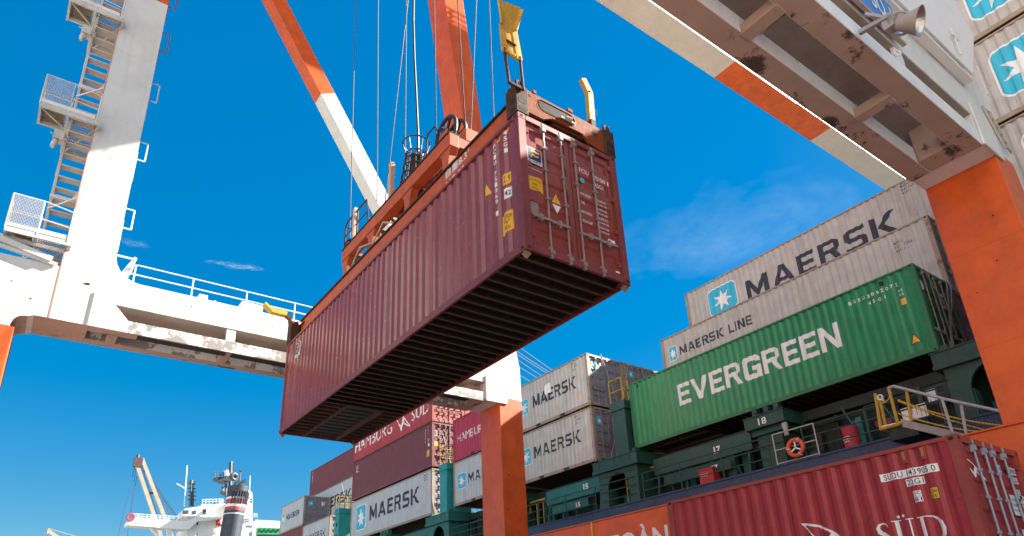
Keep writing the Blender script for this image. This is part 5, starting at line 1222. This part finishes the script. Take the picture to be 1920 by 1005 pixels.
for (z0, r0), (z1, r1) in zip(((-.9, .5), (-.6, .85), (0, .98), (.5, .82), (.85, .45)), ((-.6, .85), (0, .98), (.5, .82), (.85, .45), (1.0, .05))): b.tube(p + Vector((0, 0, z0)), p + Vector((0, 0, z1)), r0, 14, 0, r1)
b.tube(p - Vector((0, 0, 2)), p - Vector((0, 0, .8)), .5, 8); stick(b, [(540, 560), (566, 200)], .11); stick(b, [(548, 402), (474, 360)], .12); stick(b, [(1112, 440), (1120, 290)], .08); fpart(b, 'aerial', FW)
b = MB()
def rail(x0, y0, x1, y1, n, h=36, Y=FY - .5):
    stick(b, [(x0, y0 - h), (x1, y1 - h)], .055, Y); stick(b, [(x0, y0 - h / 2), (x1, y1 - h / 2)], .045, Y)
    for i in range(n + 1): x = x0 + (x1 - x0) * i / n; y = y0 + (y1 - y0) * i / n; stick(b, [(x, y), (x, y - h)], .045, Y)
rail(95, 660, 560, 690, 12); b.cut(); rail(700, 536, 880, 530, 6); b.cut(); rail(1065, 530, 1140, 530, 3, 45); b.cut(); rail(1140, 660, 1180, 660, 2); b.cut(); rail(1165, 700, 1400, 712, 8, 20)
stick(b, [(760, 640), (880, 500)], .3, FY - .2); fpart(b, 'guard_rail', FW)
b = MB(); b.ring(px(70, 655, FY - 1.5), (.2, -1, 0), .6, .2, 14, 6); p = px(842, 712, FY - .3); b.tube(p - Vector((0, .6, .5)), p + Vector((0, .1, .6)), .6, 8); fpart(b, 'lifebuoy', RED)
b = MB(); slab(b, [(805, 795), (805, 740), (860, 705), (870, 705), (865, 770)], 1, FY - .9); fpart(b, 'side_box', FW)
# derrick of that ship, with its wires
dk = thing('ship_derrick', 'cream twin legged derrick rising behind the far ship\'s white bridge wing', 'crane', (24, FY + 12, 6))
def dpart(b, name, mats):
    o = b.build(name, mats, dk); o.matrix_parent_inverse = Matrix.Translation((-24, -FY - 12, -6)); return o
DY = FY + 12
for p0, p1 in (((125, 200), (342, 840)), ((168, 140), (440, 850))):
    b = MB(); a_, c2 = px(*p0, DY), px(*p1, DY); c2 = c2 + (c2 - a_) * .5; b.bar(a_, c2, .72, .72, 0, (0, 1, 0)); dpart(b, 'jib_leg', FC)
b = MB(); b.bar(px(198, 452, DY), px(268, 440, DY), .4, .5); p = px(140, 168, DY); b.box(p - Vector((.95, .5, 1.1)), p + Vector((.7, .5, .8))); b.tube(p + Vector((-.3, 0, .8)), p + Vector((-.3, 0, 1.5)), .35, 8); b.tube(p + Vector((.7, 0, .8)), p + Vector((1.0, 0, 0)), .3, 8); dpart(b, 'jib_head', P('derrick_dark', (.10, .05, .05), rust=.2))
b = MB()
for x0, y0, x1, y1 in ((110, 190, -60, 900), (118, 200, 30, 900), (125, 290, 70, 640), (175, 190, 480, 660), (180, 240, 470, 650), (185, 200, 440, 640), (165, 200, 310, 660), (180, 210, 520, 830)): b.tube(px(x0, y0, DY), px(x1, y1, DY), .07, 4)
dpart(b, 'wire', P('far_wire', (.06, .08, .12), rust=0, streak=0))
b = MB(); a_, c2 = px(-660, 770, 210), px(-560, 840, 210); b.bar(a_, c2 + (c2 - a_) * 4, .8, .8); b.tube(a_, a_ + Vector((0, 0, -.8)), .5, 8); b.tube(a_ + Vector((0, 0, .5)), px(-380, 830, 210), .1, 4)
o = b.build('distant_jib', FC); tag(o, 'tip of a distant cream jib at the bottom edge left of the far ship', 'crane')
# stays of another quay crane seen between the legs
st = thing('distant_crane', 'thin slanting stay wires of a distant crane right of the white leg top', 'crane', (90, 110, -1.5))
for i, (u0, v0, u1, v1) in enumerate(((930, 620, 1060, 712), (930, 640, 1060, 722), (930, 648, 1060, 735), (940, 668, 1050, 735), (950, 690, 1040, 742), (955, 650, 1060, 718))):
    b = MB(); a_, c2 = at(u0, v0, Y=110), at(u1, v1, Y=110); d = c2 - a_; b.tube(a_ - d * .5, c2 + d * .6, .10, 4); o = b.build('stay_wire', P('far_wire', (.06, .08, .12)), st); o.matrix_parent_inverse = Matrix.Translation((-90, -110, 1.5))
b = MB(); b.box((86, 108, -1.5), (88, 110, 40)); b.box((110, 108, -1.5), (112, 110, 40)); b.box((70, 108, 36), (130, 110, 39)); o = b.build('portal', ORANGE, st); o.matrix_parent_inverse = Matrix.Translation((-90, -110, 1.5))
